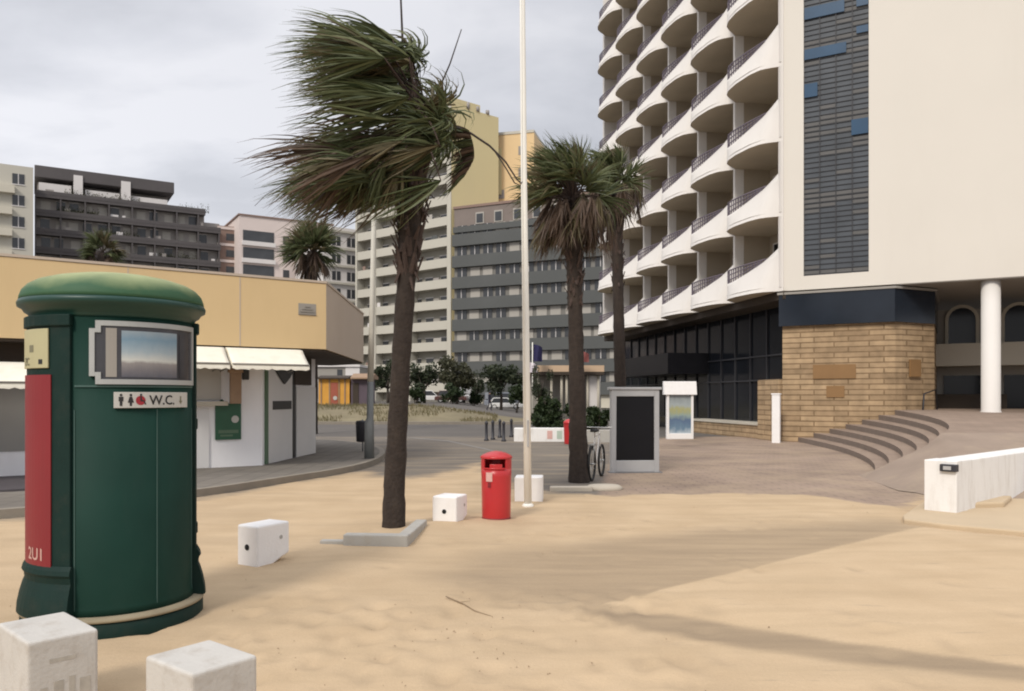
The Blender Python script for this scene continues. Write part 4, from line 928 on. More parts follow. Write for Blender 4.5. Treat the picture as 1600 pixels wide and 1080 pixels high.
h1=EYE+(HZ-617)/F*d; h2=EYE+(HZ-596)/F*d; wd=21*s; zb=EYE-(682-HZ)/F*d
mb=MB(); mb.bx(-wd,-wd+.09,0,.2,.0,h1); mb.bx(wd-.09,wd,0,.2,0,h1); mb.bx(-wd+.09,wd-.09,0,.2,0,.22); mb.build('frame',M['whiteblock'],t,bevel=.01)
MB().prismx([(-.08,h1),(.22,h1),(.22,h2),(.02,h2)],-wd-.12,wd+.12).build('hood',M['whiteblock'],t,bevel=.015)
pm=picmat('sea_poster',[(0,(.40,.46,.50)),(.16,(.14,.22,.30)),(.34,(.10,.15,.24)),(.48,(.26,.33,.30)),(.62,(.36,.35,.16)),(.74,(.34,.38,.38)),(1,(.20,.22,.23))],'Z',.35,5)
MB().bx(-wd+.09,wd-.09,.05,.09,.22,h1).build('poster',pm,t)

# bicycle behind the medium palm's kerb
def ring(mb,c,r,th,ax,n=28,mi=0):
    mb.tube([Vector(c)+Vector((0,math.cos(2*math.pi*k/n)*r,math.sin(2*math.pi*k/n)*r)) for k in range(n+1)],th,7,mi)
t=thing('bicycle','dark parked bicycle with a pale frame leaning between the medium palm and the black panel','bicycle',(1.56,15.55,0),R(-17))
for yy in (0,1.02):
    mb=MB(); ring(mb,(0,yy,.335),.315,.024,0); wl=mb.build('wheel',M['tyre'],t)
    mb=MB(); mb.tube([(-.05,yy,.335),(.05,yy,.335)],.022,8)
    for k in range(14): a=2*math.pi*k/14; mb.tube([(0,yy,.335),(0,yy+math.cos(a)*.3,.335+math.sin(a)*.3)],.003,3)
    mb.build('spokes',M['metalgrey'],wl)
mb=MB(); mb.tube([(0,0,.335),(0,.42,.30),(0,.78,.86)],.016,6); mb.tube([(0,0,.335),(0,.30,.86),(0,.80,.90)],.014,6); mb.tube([(0,.30,.86),(0,.42,.30)],.016,6); mb.tube([(0,.77,.92),(0,.86,.66),(0,1.02,.335)],.015,6); mb.tube([(0,.30,.86),(0,.27,.95)],.013,6); mb.build('frame',M['whiteframe'],t)
MB().bx(-.07,.07,.14,.40,.95,1.0).build('saddle',M['tyre'],t,bevel=.02)
mb=MB(); mb.tube([(-.28,.66,1.03),(-.1,.76,1.02),(.1,.76,1.02),(.28,.66,1.03)],.012,6); mb.build('handlebar',M['metalgrey'],t)
mb=MB(); mb.bx(-.05,.05,-.09,.22,.70,.72); mb.tube([(.04,0,.335),(.05,-.05,.71)],.008,5); mb.tube([(-.04,0,.335),(-.05,-.05,.71)],.008,5); mb.build('rear_rack',M['metalgrey'],t)
mb=MB(); mb.tube([(0,-.335*math.cos(a),.335+.36*math.sin(a)) for a in np.linspace(-.2,1.9,9)],.022,6); mb.build('mudguard',M['tyre'],t)

# ------------------------------------------------------------------ low yellow cafe building
KR=math.atan2(.57,.822); kb=thing('cafe_building','low cafe building with a deep plain yellow fascia, white walls and cream awnings','cafe building',(-5.55,17.7,0),KR)
mb=MB(); mb.prism([(-24,0),(0,0),(2.36,2.99),(1.2,5.0),(-24,6)],.05,2.70); mb.build('wall',M['kwhite'],kb)
fz0,fz1=2.69,4.23
mb=MB(); fp=[(-24,-.72),(1.2,-.72),(4.72,5.12),(4.5,7),(-24,8)]
mb.prism(fp,fz0+.02,fz1-.06,0); n_=len(fp)
for i in range(len(mb.f)):
    if i>=2 and i!=2: mb.m[i]=1
fa=mb.build('fascia',[M['yellow'],M['yellowend']],kb)
MB().prism([(-24.,-.69),(1.17,-.69),(4.66,5.1),(4.4,6.9),(-24,7.9)],fz0-.03,fz0+.019).build('soffit',M['roofdark'],kb)
MB().prism([(-24,-.735),(1.21,-.735),(4.74,5.12),(4.5,7.05),(-24,8.05)],fz1-.05,fz1).build('coping',M['yellowend'],kb)
def wx(p,y=0.0):
    k=(p-800)/F; ox,oy=-5.55-.57*y,17.7+.822*y; return (oy*k-ox)/(.822-.57*k)
mb=MB(); 
for p in (375,200,-20): x=wx(p,-.72); mb.bx(x-.012,x+.012,-.726,-.721,fz0+.03,fz1-.07)
mb.build('fascia_seam',M['yellowend'],fa)
vx=wx(480,-.72); mb=MB()
for k,wd in enumerate((.20,.17,.12,.06)): mb.bx(vx-wd,vx+wd,-.745,-.72,3.46+k*.055,3.485+k*.055)
mb.bx(vx-.20,vx+.20,-.727,-.721,3.44,3.70); mb.build('vent',M['greywall'],fa)
# awnings
def awning(x0,x1,z1,z0,yo,label=None):
    mb=MB(); prof=[(-.66,z1),(-.82,z1-.03),(-yo+.25,z1-(z1-z0)*.42),(-yo+.06,z1-(z1-z0)*.72),(-yo,z0+.10)]
    vs=[]; n=int((x1-x0)/.08)
    for i in range(n+1):
        x=x0+(x1-x0)*i/n
        for y,z in prof: vs.append((x,y,z))
        vs.append((x,-yo,z0+.10-.09-.03*abs(math.sin(i*math.pi/2.5))))
    k=len(prof)+1; mb.add(vs,[(i*k+j,(i+1)*k+j,(i+1)*k+j+1,i*k+j+1) for i in range(n) for j in range(k-1)],0,True)
    for x in (x0,x1):
        mb.add([(x,y,z) for y,z in prof]+[(x,-yo,z0),(x,-.75,z1-.12)],[list(range(len(prof)+2))])
    a=mb.build('awning',M['canvas'],kb)
    m2=MB(); m2.tube([(x0,-yo,z0+.1),(x1,-yo,z0+.1)],.018,6); m2.tube([(x0+.06,-.1,2.2),(x0+.06,-yo,z0+.1)],.015,5); m2.tube([(x1-.06,-.1,2.2),(x1-.06,-yo,z0+.1)],.015,5); m2.build('awning_arm',M['greywall'],a)
    return a
awning(-.99,.62,2.685,2.22,1.25); awning(-2.75,-1.04,2.685,2.22,1.25); awning(-7.2,-4.42,2.28,1.80,1.5)
# front: shutter window, counter, poster, brown folded canvas
mb=MB(); mb.bx(-2.7,wx(344),-.05,.0,1.58,2.3); mb.build('shutter',M['shutter'],kb)
mb=MB(); mb.bx(-2.75,wx(352),-.22,.0,1.46,1.55); mb.build('counter',M['beige'],kb)
mb=MB(); mb.bx(-2.7,wx(326),-.03,.0,.13,1.40); mb.build('counter_front',M['kgrey'],kb)
x0,x1=wx(336),wx(376); po=MB().bx(x0,x1,-.04,-.0,.72,1.50).build('green_poster',M['posterg'],kb)
mb=MB(); mb.prismy([(x0+.03,1.505),(x0+.22,1.505),(x0+.14,1.60)],-.03,-.005)
mb.build('poster_peak',M['posterg'],po)
mb=MB(); mb.lathe([(.08,0),(.08,.004)],16); q=mb.build('white_emblem',M['signwhite'],po,loc=(x1-.13,-.041,1.16)); q.rotation_euler=(R(90),0,0)
mb=MB(); mb.bx(x0+.06,x1-.06,-.044,-.040,.86,.93); mb.bx(x0+.10,x1-.18,-.044,-.040,.79,.83); mb.build('poster_strip',M['kgreen'],po)
x0,x1=wx(359,-.3),wx(377,-.3); mb=MB(); mb.bx(x0,x1,-.34,-.26,1.50,2.45); mb.bx(x0-.04,x1+.03,-.36,-.24,2.16,2.24); mb.build('folded_canvas',M['brownpost'],kb,bevel=.02)
mb=MB(); x=wx(383); mb.bx(x-.07,x+.07,-.08,0,2.02,2.25); mb.build('wall_lamp',M['darktrim'],kb,bevel=.02)
# dark recess on the far left front
mb=MB(); mb.bx(-9,-4.35,-.02,.0,.62,2.05); mb.build('roller_shutter',mat('grey_roller',(.27,.26,.24),.6,.08,1.5),kb)
mb=MB(); mb.bx(-9,-4.35,-.03,.0,2.06,2.66); mb.build('dark_band',M['roofdark'],kb)
mb=MB(); mb.bx(-10,-3.9,-2.6,-.02,.126,.16); mb.build('floor_deck',M['deck'],kb)
# chamfered right wall: child parts in its own direction
wr=math.atan2(2.99,2.36)
mb=MB(); mb.bx(.22,1.90,-.03,.0,.14,2.3); dr=mb.build('door',M['kgrey'],kb,rz=wr)
mb=MB(); mb.bx(.55,1.8,-.045,-.03,1.35,1.55); mb.build('door_slot',M['darktrim'],dr)
mb=MB(); mb.bx(.12,.24,-.05,0.0,.14,2.45); mb.build('door_post',M['kgreen'],kb,rz=wr)
mb=MB(); mb.bx(1.92,2.12,-.04,.0,.14,2.4); mb.build('door_gap',M['darktrim'],kb,rz=wr)
mb=MB(); mb.bx(2.15,3.7,-.05,.0,.14,1.9); mb.build('side_panel',M['kgrey'],kb,rz=wr)
mb=MB(); mb.bx(2.0,3.3,-.06,.0,1.95,2.68); mb.build('side_opening',M['roofdark'],kb,rz=wr)
mb=MB(); mb.prismy([(.45,2.40),(2.0,2.40),(1.62,2.12),(1.25,1.95),(.9,2.12)],-.08,-.04); mb.build('green_valance',M['darktrim'],kb,rz=wr)

# street lamp with hung bin
lx_,ly_=gp(577,716,.13); t=thing('street_lamp','tall slim grey street lamp at the rounded corner of the grey pavement','street lamp',(lx_,ly_,.12))
k=ly_/F
mb=MB(); mb.tube([(0,0,0),(0,0,.9),(.02,0,1.0),(.03,0,1.9)],[.125,.115,.085,.08],12,0); mb.build('post',M['lamppost'],t)
mb=MB(); mb.tube([(.03,0,1.9),(.06,0,3.2),(.13,0,7.0)],[.078,.070,.050],10); mb.build('upper_post',M['lamptop'],t)
mb=MB(); mb.tube([(.13,0,6.95),(.05,-.2,7.25),(-.15,-.6,7.32)],.035,8); mb.build('arm',M['lamptop'],t)
mb=MB(); mb.bx(-.30,-.10,-1.15,-.55,7.27,7.38); hd=mb.build('lamp_head',M['alu'],t,bevel=.04)
MB().bx(-.27,-.13,-1.08,-.65,7.255,7.27).build('lens',M['lampglass'],hd)
bx2,by2=gp(565,706,.13); t=thing('litter_bin','small black litter bin on a thin stand, beside the street lamp','litter bin',(bx2,by2,.12))
MB().lathe([(.10,.28),(.145,.30),(.16,.78),(.165,.80)],20).build('bin_body',M['binblack'],t)
MB().lathe([(.17,.80),(.15,.86),(.0001,.88)],20).build('lid',M['binblack'],t)
MB().tube([(0,.17,0),(0,.17,.9)],.02,6).build('stand',M['lamppost'],t)

# ------------------------------------------------------------------ middle distance
# grass bank tufts and low wall
mb=MB(); rg=random.Random(5)
for i in range(5200):
    x=rg.uniform(-17,-1.0); y=rg.uniform(50,59); z=bank1(x,y)-.03
    if vnoise(np.array([x]),np.array([y]),.5,77)[0]<.38: continue
    h=rg.uniform(.10,.30); a=rg.uniform(0,6.28); w_=.03; dx,dy=math.cos(a)*w_,math.sin(a)*w_
    mb.add([(x-dx,y-dy,z),(x+dx,y+dy,z),(x+rg.uniform(-.12,.05),y,z+h)],[(0,1,2)])
tag(mb.build('dry_grass',M['blade'],fixn=False),'dry yellowish grass on the low bank across the road','grass',kind='stuff')
gxs=np.linspace(-30,4,60); gys=np.linspace(48.5,60,22); X,Y=np.meshgrid(gxs,gys)
grid('verge',X,Y,bank(X,Y)-.03+.012+.03*fb(X,Y,1.2,55)*bank(X,Y),M['drygrass'])['label']='low dry grass verge across the road'
mb=MB(); mb.prism([(-30,48.1),(4.5,48.1),(4.5,48.5),(-30,48.5)],-.1,.14); tag(mb.build('far_kerb',M['kerb']),'kerb along the far side of the road','kerb',kind='structure')

def P2(px,d): return ((px-800)/F*d,d)
# orange stall
d=60.; x,y=P2(522,d); z=bank1(x,y)-.05; s=d/F
t=thing('market_stall','closed stall with orange panels and a rust red door on the grass bank','stall',(x,y,z))
H=EYE+(HZ-592)/F*d-z
mb=MB(); mb.bx(-24*s,24*s,0,2.2,0,H); mb.build('stall_body',M['orange'],t)
MB().bx(-5*s,6*s,-.04,0,.1,H*.86).build('door',M['rust'],t); MB().lathe([(.16,0),(.16,.03)],12).build('white_mark',M['signwhite'],t,loc=(.1,-.06,.6)); 
mm=[o for o in bpy.data.objects if o.parent==t and o.name.startswith('white_mark')][-1]; mm.rotation_euler=(R(90),0,0)
mb=MB()
for q in (-20,-7,8,17): mb.bx(q*s-.05,q*s+.05,-.05,0,0,H)
mb.build('post',M['brownpost'],t)
mb=MB(); mb.prismx([(-.35,H-.02),(2.4,H-.02),(2.4,H+.12),(1.0,H+.28),(-.35,H+.08)],-26*s,24*s); mb.build('roof',M['roofdark'],t)
x,y=P2(563,d); t=thing('market_stall','closed dark plum stall with a beige roof, beside the orange stall','stall',(x,y,z))
H=EYE+(HZ-592)/F*d-z
MB().bx(-15*s,15*s,.1,2.2,0,H).build('stall_body',M['plum'],t); MB().bx(-12*s,-3*s,.05,.1,.1,H*.85).build('door',M['roofdark'],t)
mb=MB(); mb.prismx([(-.4,H-.02),(2.4,H-.02),(2.4,H+.2),(.8,H+.42),(-.4,H+.08)],-14*s,20*s); mb.build('roof',M['brownpost'],t)
# low grey house behind
x0,y0=P2(470,92); t=thing('low_house','low grey house with a pale roof line behind the stalls','house',(x0,y0,.9))
mb=MB(); s=92/F; mb.bx(0,92*s,0,6,0,4.2); mb.build('wall',M['greywall'],t); MB().bx(-.2,93*s,-.25,6.2,4.2,4.45).build('roof',M['bwhite'],t)
wdw=MB().bx(57*s,65*s,-.05,0,2.9,3.9).build('window',M['pane'],t)
MB().bx(70*s,92*s,-.08,0,2.4,4.19).build('pale_panel',M['bwhite'],t)

# trees
def leafcloud(mb,c,rad,count,size,rnd,mi=0):
    cl=[(Vector(c)+Vector((rnd.gauss(0,.45)*rad[0],rnd.gauss(0,.45)*rad[1],rnd.gauss(0,.42)*rad[2])),rnd.uniform(.28,.55)) for _ in range(12)]
    for i in range(count):
        q,r=cl[rnd.randrange(12)]
        v=Vector((rnd.gauss(0,1),rnd.gauss(0,1),rnd.gauss(0,1))).normalized()*(rnd.random()**.4)*r
        p=q+Vector((v.x*rad[0],v.y*rad[1],v.z*rad[2])); a=Vector((rnd.gauss(0,1),rnd.gauss(0,1),rnd.gauss(0,1))).normalized(); b=a.orthogonal().normalized(); b=(b*math.cos(i)+a.cross(b)*math.sin(i)); s=size*rnd.uniform(.6,1.3)
        mb.add([p-a*s,p+b*s*.5,p+a*s,p-b*s*.5],[(0,1,2,3)],mi)
def tree(px,py,wpx,hpx,d,label,seed,lm='treeleaf',count=1500):
    rnd=random.Random(seed); x,y=P2(px,d); z=bank1(x,y)-.05; s=d/F; zc=EYE+(HZ-py)/F*d-z
    t=thing('tree',label,'tree',(x,y,z)); rad=(wpx*s*.5,wpx*s*.5,hpx*s*.5)
    mb=MB(); mb.tube([(0,0,-.1),(.03,0,zc*.35),(-.04,.03,zc*.7),(0,0,zc)],[.17,.14,.11,.06],8)
    for k in range(5):
        a=k*1.26+rnd.random(); mb.tube([(0,0,zc*.55),(math.cos(a)*rad[0]*.3,math.sin(a)*rad[1]*.3,zc*.8),(math.cos(a)*rad[0]*.6,math.sin(a)*rad[1]*.6,zc+rad[2]*.3)],[.08,.05,.02],5)
    mb.build('trunk',M['bark'],t)
    mb=MB(); leafcloud(mb,(0,0,zc),rad,int(count*1.6),.17*d/85*max(.7,rad[0]/1.6),rnd); mb.build('crown',M[lm],t,fixn=False); return t
tree(663,590,50,46,84,'rounded dark green tree just right of the large palm trunk',1)
tree(714,592,60,48,82,'broad olive green tree in front of the pale van',2,'treeleaf2')
tree(783,588,58,44,84,'dark green tree just left of the white flagpole',3)
tree(606,592,42,50,84,'dark green tree half behind the large palm trunk, on its left',4)
tree(745,606,30,40,92,'small dark tree between the olive tree and the flagpole',5,'treeleaf',900)
tree(843,604,30,60,60,'slim dark tree just right of the flagpole',6,'treeleaf',1100)

# cars
def car(px,d,pal,label,L=4.1,Hh=1.45,W=1.72,rz=0.0,van=False):
    x,y=P2(px,d); z=bank1(x,y)-.03; t=thing('parked_car' if not van else 'parked_van',label,'car' if not van else 'van',(x,y,z),rz,'vehicles parked across the road')
    h=L/2; bh=Hh*.56
    body=[(-h,.28),(h,.28),(h,bh*.80),(h-.12,bh*.92),(h*.45,bh),(-h*.85,bh),(-h,bh*.86)]
    MB().prismy(body,-W/2,W/2).build('body',M[pal],t,bevel=.06)
    cab=[(-h*.88,bh),(h*.45,bh),(h*.12,Hh),(-h*.70,Hh)] if not van else [(-h*.97,bh),(h*.62,bh),(h*.38,Hh),(-h*.95,Hh)]
    cb_=MB().prismy(cab,-W/2+.10,W/2-.10).build('cabin',M[pal],t,bevel=.05)
    c=[(a*.92-.02,bh+.04+(b_-bh)*.82) for a,b_ in cab]
    for sgn in (-1,1):
        y0=sgn*(W/2-.10); MB().prismy(c,min(y0,y0+sgn*.012),max(y0,y0+sgn*.012)).build('side_window',M['pane'],cb_)
    for wxp in (-h*.62,h*.62):
        for sgn in (-1,1):
            mb=MB(); ring(mb,(0,0,0),.24,.075,0,18); wl=mb.build('wheel',M['tyre'],t,loc=(wxp,sgn*(W/2-.06),.31),rz=R(90))
            mb=MB(); mb.lathe([(.19,-.03),(.19,.03)],14); q=mb.build('rim',M['alu'],wl); q.rotation_euler=(0,R(90),0)
    for sgn in (-1,1): MB().bx(h-.03,h+.02,sgn*W*.36-.16,sgn*W*.36+.16,bh*.62,bh*.80).build('headlight',M['lampglass'],t,bevel=.02)
    return t
car(672,95,'carwhite','white hatchback parked under the first tree right of the large palm trunk',3.8,1.42,rz=R(4))
car(706,91,'carred','dark maroon car parked between the white hatchback and the pale van',3.7,1.4,rz=R(-6))
car(733,94,'carsilver','pale silver van parked left of the walking person',3.6,2.0,1.8,rz=R(80),van=True)
car(784,101,'carblue','pale blue grey car parked behind the white car near the flagpole',4.2,1.9,rz=R(20),van=True)
car(790,90,'carwhite','white low car parked just left of the flagpole, nearest the road',3.9,1.35,rz=R(-3))
# walking person
x,y=P2(765,72); t=None
mb=bmesh.new()
J={'pel':(0,0,.95),'bel':(0,.0,1.12),'ch':(0,-.01,1.36),'nk':(0,-.02,1.50),'hd':(0,-.03,1.58),'tp':(0,-.03,1.72),
 'lh':(.09,0,.92),'lk':(.10,-.14,.50),'la':(.10,-.08,.08),'lf':(.11,-.22,.03),'rh':(-.09,0,.92),'rk':(-.10,.03,.49),'ra':(-.10,.24,.10),'rf':(-.11,.13,.03),
 'ls':(.18,0,1.42),'le':(.23,.08,1.15),'lw':(.23,-.02,.92),'lx':(.23,-.04,.82),'rs':(-.18,0,1.42),'re':(-.23,-.04,1.15),'rw':(-.22,-.16,.94),'rx':(-.22,-.19,.85)}
rr={'pel':.15,'bel':.14,'ch':.165,'nk':.065,'hd':.095,'tp':.07,'lh':.095,'lk':.065,'la':.045,'lf':.04,'rh':.095,'rk':.065,'ra':.045,'rf':.04,'ls':.075,'le':.05,'lw':.035,'lx':.035,'rs':.075,'re':.05,'rw':.035,'rx':.035}
nm=list(J); E=[('pel','bel'),('bel','ch'),('ch','nk'),('nk','hd'),('hd','tp'),('pel','lh'),('lh','lk'),('lk','la'),('la','lf'),('pel','rh'),('rh','rk'),('rk','ra'),('ra','rf'),('ch','ls'),('ls','le'),('le','lw'),('lw','lx'),('ch','rs'),('rs','re'),('re','rw'),('rw','rx')]
me=bpy.data.meshes.new('person'); me.from_pydata([J[k] for k in nm],[(nm.index(a),nm.index(b_)) for a,b_ in E],[])
o=bpy.data.objects.new('person',me); COL.objects.link(o); sk=o.modifiers.new('skin','SKIN')
for i,k in enumerate(nm): me.skin_vertices[0].data[i].radius=(rr[k],rr[k]*.85)
me.skin_vertices[0].data[0].use_root=True
ss=o.modifiers.new('sub','SUBSURF'); ss.levels=1; ss.render_levels=1
dg=bpy.context.evaluated_depsgraph_get(); m2=bpy.data.meshes.new_from_object(o.evaluated_get(dg)); o.modifiers.clear(); o.data=m2
m2.materials.clear(); m2.materials.append(M['clothdark']); m2.materials.append(M['skin'])
for p in m2.polygons:
    p.use_smooth=True
    if p.center.z>1.50 or (p.center.z<.9 and abs(p.center.x)>.18): p.material_index=1
o.location=(x,y,bank1(x,y)-.03); o.rotation_euler=(0,0,R(70)); tag(o,'person in dark clothes walking beside the parked cars across the road','person')
mb=MB(); mb.lathe([(.104,1.60),(.108,1.66),(.085,1.73),(.0001,1.755)],14,c=(0,-.025)); mb.build('hair',M['clothdark'],o)

# bollards, barrier blocks, red bin, hedges
for i,(px,py) in enumerate(((760,689),(770,687),(781,684),(787,690),(799,683))):
    x,y=gp(px,py); t=thing('bollard','thin dark iron bollard in the short row left of the flagpole','bollard',(x,y,0),0,'dark bollards in a row by the road')
    if i==0:
        mb=MB(); mb.lathe([(.09,-.02),(.09,.06),(.055,.09),(.05,.62),(.065,.64),(.065,.68),(.03,.74),(.0001,.76)],14); bd_=mb.build('bollard_post',M['binblack'],t)
    else:
        c=bd_.copy(); COL.objects.link(c); c.parent=t
    t['label']=['dark bollard, first from the left in the short row by the road','dark bollard, second from the left in the short row by the road','dark bollard, third from the left in the short row by the road','dark bollard standing forward, fourth from the left in the short row','dark bollard at the right end of the short row, beside the white wall'][i]
x,y=gp(803,690); t=thing('low_wall','low white block wall with faded red and green bills, left of the medium palm','wall',(x,y,0),R(-3)); s=y/F
MB().bx(0,84*s,0,.4,-.03,.50).build('wall_body',M['white'],t,bevel=.03)
mb=MB(); mb.bx(52*s,60*s,-.012,0,.1,.40); mb.build('pink_bill',M['sticker'],t); MB().bx(67*s,75*s,-.012,0,.1,.40).build('green_bill',mat('pale_green_bill',(.42,.5,.42),.7,.15,6),t)
x,y=gp(890,694); t=thing('litter_bin','small red litter bin behind the medium palm trunk, at the end of the white wall','litter bin',(x,y,0))
MB().lathe([(.17,-.02),(.19,.05),(.21,.68),(.215,.70)],20).build('body',M['red'],t); MB().lathe([(.225,.70),(.21,.78),(.1,.86),(.0001,.88)],20).build('lid',M['red'],t)
def hedge(px0,px1,py0,py1,d,label,seed,sz=.09,cnt=1800):
    rnd=random.Random(seed); x0,_=P2(px0,d); x1,_=P2(px1,d); z1=EYE+(HZ-py0)/F*d; z0=max(0,EYE+(HZ-py1)/F*d)
    zb_=bank1((x0+x1)/2,d)-.03; z0=max(0,z0-zb_); z1-=zb_; t=thing('shrub',label,'shrub',((x0+x1)/2,d,zb_)); rad=((x1-x0)*.5,(x1-x0)*.4,(z1-z0)*.5)
    mb=MB()
    for k in range(6): mb.tube([(rnd.uniform(-.3,.3)*rad[0],rnd.uniform(-.3,.3)*rad[1],0),(rnd.uniform(-.7,.7)*rad[0],rnd.uniform(-.5,.5)*rad[1],z1*.8)],[.03,.01],5)
    mb.build('stems',M['bark'],t)
    mb=MB(); leafcloud(mb,(0,0,(z0+z1)/2),rad,cnt,sz,rnd); mb.build('foliage',M['hedgeleaf'],t,fixn=False)
hedge(832,858,612,668,31,'tall dark shrub just right of the flagpole, above the white wall',1)
hedge(850,890,632,672,30.2,'rounded green shrub above the white wall, touching the medium palm trunk',2)
hedge(912,952,638,674,30,'dark shrub between the medium palm trunk and the black panel',3)
x,y=P2(914,28.8); t=thing('planter','low grey stone planter wall under the dark shrub','planter',(x,y,0)); s=28.8/F
MB().bx(0,42*s,0,.35,-.03,EYE-(672-HZ)/F*28.8).build('planter_wall',M['kerbgrey'],t,bevel=.02)
hedge(690,724,603,633,79,'low dark shrub under the olive tree, in front of the maroon car',11,.15,1500)
hedge(732,750,606,634,83,'low dark shrub beside the walking person',12,.15,1200)
hedge(640,662,606,630,80,'low dark shrub beside the white hatchback, right of the large palm trunk',13,.15,1200)
hedge(796,822,602,634,78,'dark shrub standing behind the flagpole, beyond the bollards',14,.15,1400)
# entrance pergola with flags
d=62.; x0,_=P2(826,d); s=d/F; t=thing('pergola','peach beamed entrance pergola on slim pale posts, behind the palm and flagpole','pergola',(x0,d,0)); zt=EYE+(HZ-571)/F*d; zb=EYE+(HZ-586)/F*d
MB().bx(0,118*s,0,3.0,zb+.25,zt).build('beam',M['canopyor'],t); MB().bx(-.1,118*s,-.1,3.1,zb,zb+.25).build('beam_edge',M['roofdark'],t)
for i,q in enumerate((15,36,52,60,75,93,110)): MB().tube([(q*s,.4,0),(q*s,.4,zb)],.10,8).build('post',M['beige'],t)
MB().bx(0,118*s,3.0,3.2,0,zb).build('back_wall',M['greywall'],t); MB().bx(93*s,113*s,.5,.9,.9,3.3).build('pale_panel',M['bwhite'],t)
for px,w_,h0,h1,mt,lb in ((841,9,565,538,'flagblue','dark blue flag on a pole above the entrance pergola'),(834,8,582,566,'flagwhite','pale lilac flag hanging low beside the blue one'),(912,12,566,548,'flagred','faded red flag right of the medium palm trunk')):
    d=60.5; x,_=P2(px-w_,d); z0=EYE+(HZ-h0)/F*d; z1=EYE+(HZ-h1)/F*d; t=thing('flag',lb,'flag',(x,d,0))
    MB().tube([(0,0,0),(0,0,z1+.15)],.04,6).build('pole',M['polewhite'],t)
    mb=MB(); vs=[]; W_=w_*1.7*d/F
    for i in range(9):
        for j in range(5): f=i/8; vs.append((W_*f,.14*math.sin(f*7+j*.4),z1-(z1-z0)*j/4-.25*f*f*(1-j/4)))
    mb.add(vs,[(i*5+j,(i+1)*5+j,(i+1)*5+j+1,i*5+j+1) for i in range(8) for j in range(4)],0,True); mb.build('cloth',M[mt],t,fixn=False)

# ------------------------------------------------------------------ far buildings
def frame(px0,d0,dirx,diry): return Vector(((px0-800)/F*d0,d0,0)),math.atan2(diry,dirx)
def bl(name,label,px0,d0,dx,dy):
    p,a=frame(px0,d0,dx,dy); return thing(name,label,'apartment building',p,a),Vector((dx,dy)).normalized(),p
def lt(P_,dr,px):                   # local x where the picture column px meets the facade
    k=(px-800)/F; return (P_.y*k-P_.x)/(dr.x-k*dr.y)
def zat(P_,dr,lx_,py): return EYE+(HZ-py)/F*(P_.y+dr.y*lx_)
def win(t,tmpl,spots):
    for i,(x,y,z) in enumerate(spots):
        o=tmpl if i==0 else copy_tree(tmpl,t); o.location=(x,y,z)

# cream flats far left
t,dr,P_=bl('apartment_building','pale cream block of flats at the far left edge, above the yellow fascia',-60,112,.856,.517)
xe=lt(P_,dr,52); H=zat(P_,dr,xe,262)
mb=MB(); mb.bx(-6,xe,0,14,0,H); mb.build('wall',M['bcreamlt'],t)
MB().bx(-6.2,xe-2.3,-.9,-.0,H-4.2,H-3.1).build('balcony_band',M['bcream'],t)
for k in range(1,4): MB().bx(-6.2,xe-2.6,-1.0,0,H-4.2-k*3.1,H-3.2-k*3.1).build('balcony_band',M['bcream'],t)
w0=MB().bx(0,1.5,-.06,0,0,1.5).build('window',M['pane'],t); fr_=MB().bx(-.1,1.6,-.10,-.061,-.12,0).build('sill',M['bwhite'],w0); MB().bx(.7,.8,-.09,-.061,0,1.5).build('mullion',M['bwhite'],w0)
win(t,w0,[(x,0,H-2.7-3.1*k) for k in range(5) for x in (xe-2.6,xe-6.0,xe-9)])

# dark terraced flats
t,dr,P_=bl('apartment_building','dark charcoal terraced flats with a heavy black roof slab and cluttered balconies',55,125,.856,.517)
x1=lt(P_,dr,345); xr=lt(P_,dr,273); x2=lt(P_,dr,321); H=zat(P_,dr,0,256)
z1=H-4.6; z2=H-7.6
mb=MB(); mb.bx(0,x2,1.2,14,0,z1-.02); mb.bx(x2,x1,1.2,14,0,z2+1.5); mb.bx(.3,xr-.6,4.0,13,z1,H-1.9); mb.build('wall',M['bdarkmid'],t)
MB().bx(-.1,xr,0.5,13.5,H-1.9,H).build('roof_slab',M['bdark'],t,bevel=.1)
mb=MB(); 
for a,b_ in ((5.3,6.6),(12.2,13.6)): mb.bx(a,b_,.3,3.9,z1,H-.9)
mb.bx(.5,5,.9,3.9,z1,z1+2.0); mb.bx(7,12,1.0,3.9,z1,z1+1.7); mb.bx(13.7,xr-1,1.1,3.9,z1,z1+1.6); mb.build('penthouse_wall',M['bwhite'],t)
z=z1; k=0
while z>4:
    xe_=x2 if k==0 else x1
    mb=MB(); mb.bx(-.05,xe_,-.05,1.3,z-.5,z); mb.bx(-.05,xe_,-.05,.12,z-.1,z+.55); mb.build('terrace_slab',M['bdark'],t)
    z-=2.95; k+=1
    if k>5: break
mb=MB()
for q in np.linspace(0,x1-.3,9): mb.bx(q-.08,q+.14,0,1.3,z1-17.5,z1-.4 if q<x2 else z2)
mb.build('pier',M['bdark'],t)
rg=random.Random(9); mb2=[]
wA=MB().bx(0,1.25,-.05,0,0,1.45).build('window',M['pane'],t); MB().bx(-.08,1.33,-.08,-.051,1.45,1.55).build('window_head',M['bwhite'],wA)
sp2=[]; sp3=[]
for k in range(5):
    for j in range(13):
        x=.8+j*(x1-2)/13; zz=z1-2.95*(k+1)+.75
        if k==0 and x>x2-1.5: continue
        (sp2 if rg.random()<.4 else sp3).append((x+rg.uniform(-.2,.2),1.19,zz))
win(t,wA,sp2)
wB=MB().bx(0,1.35,-.05,0,0,1.3).build('blind',M['blind'],t); win(t,wB,sp3)
mb=MB(); rg=random.Random(10)
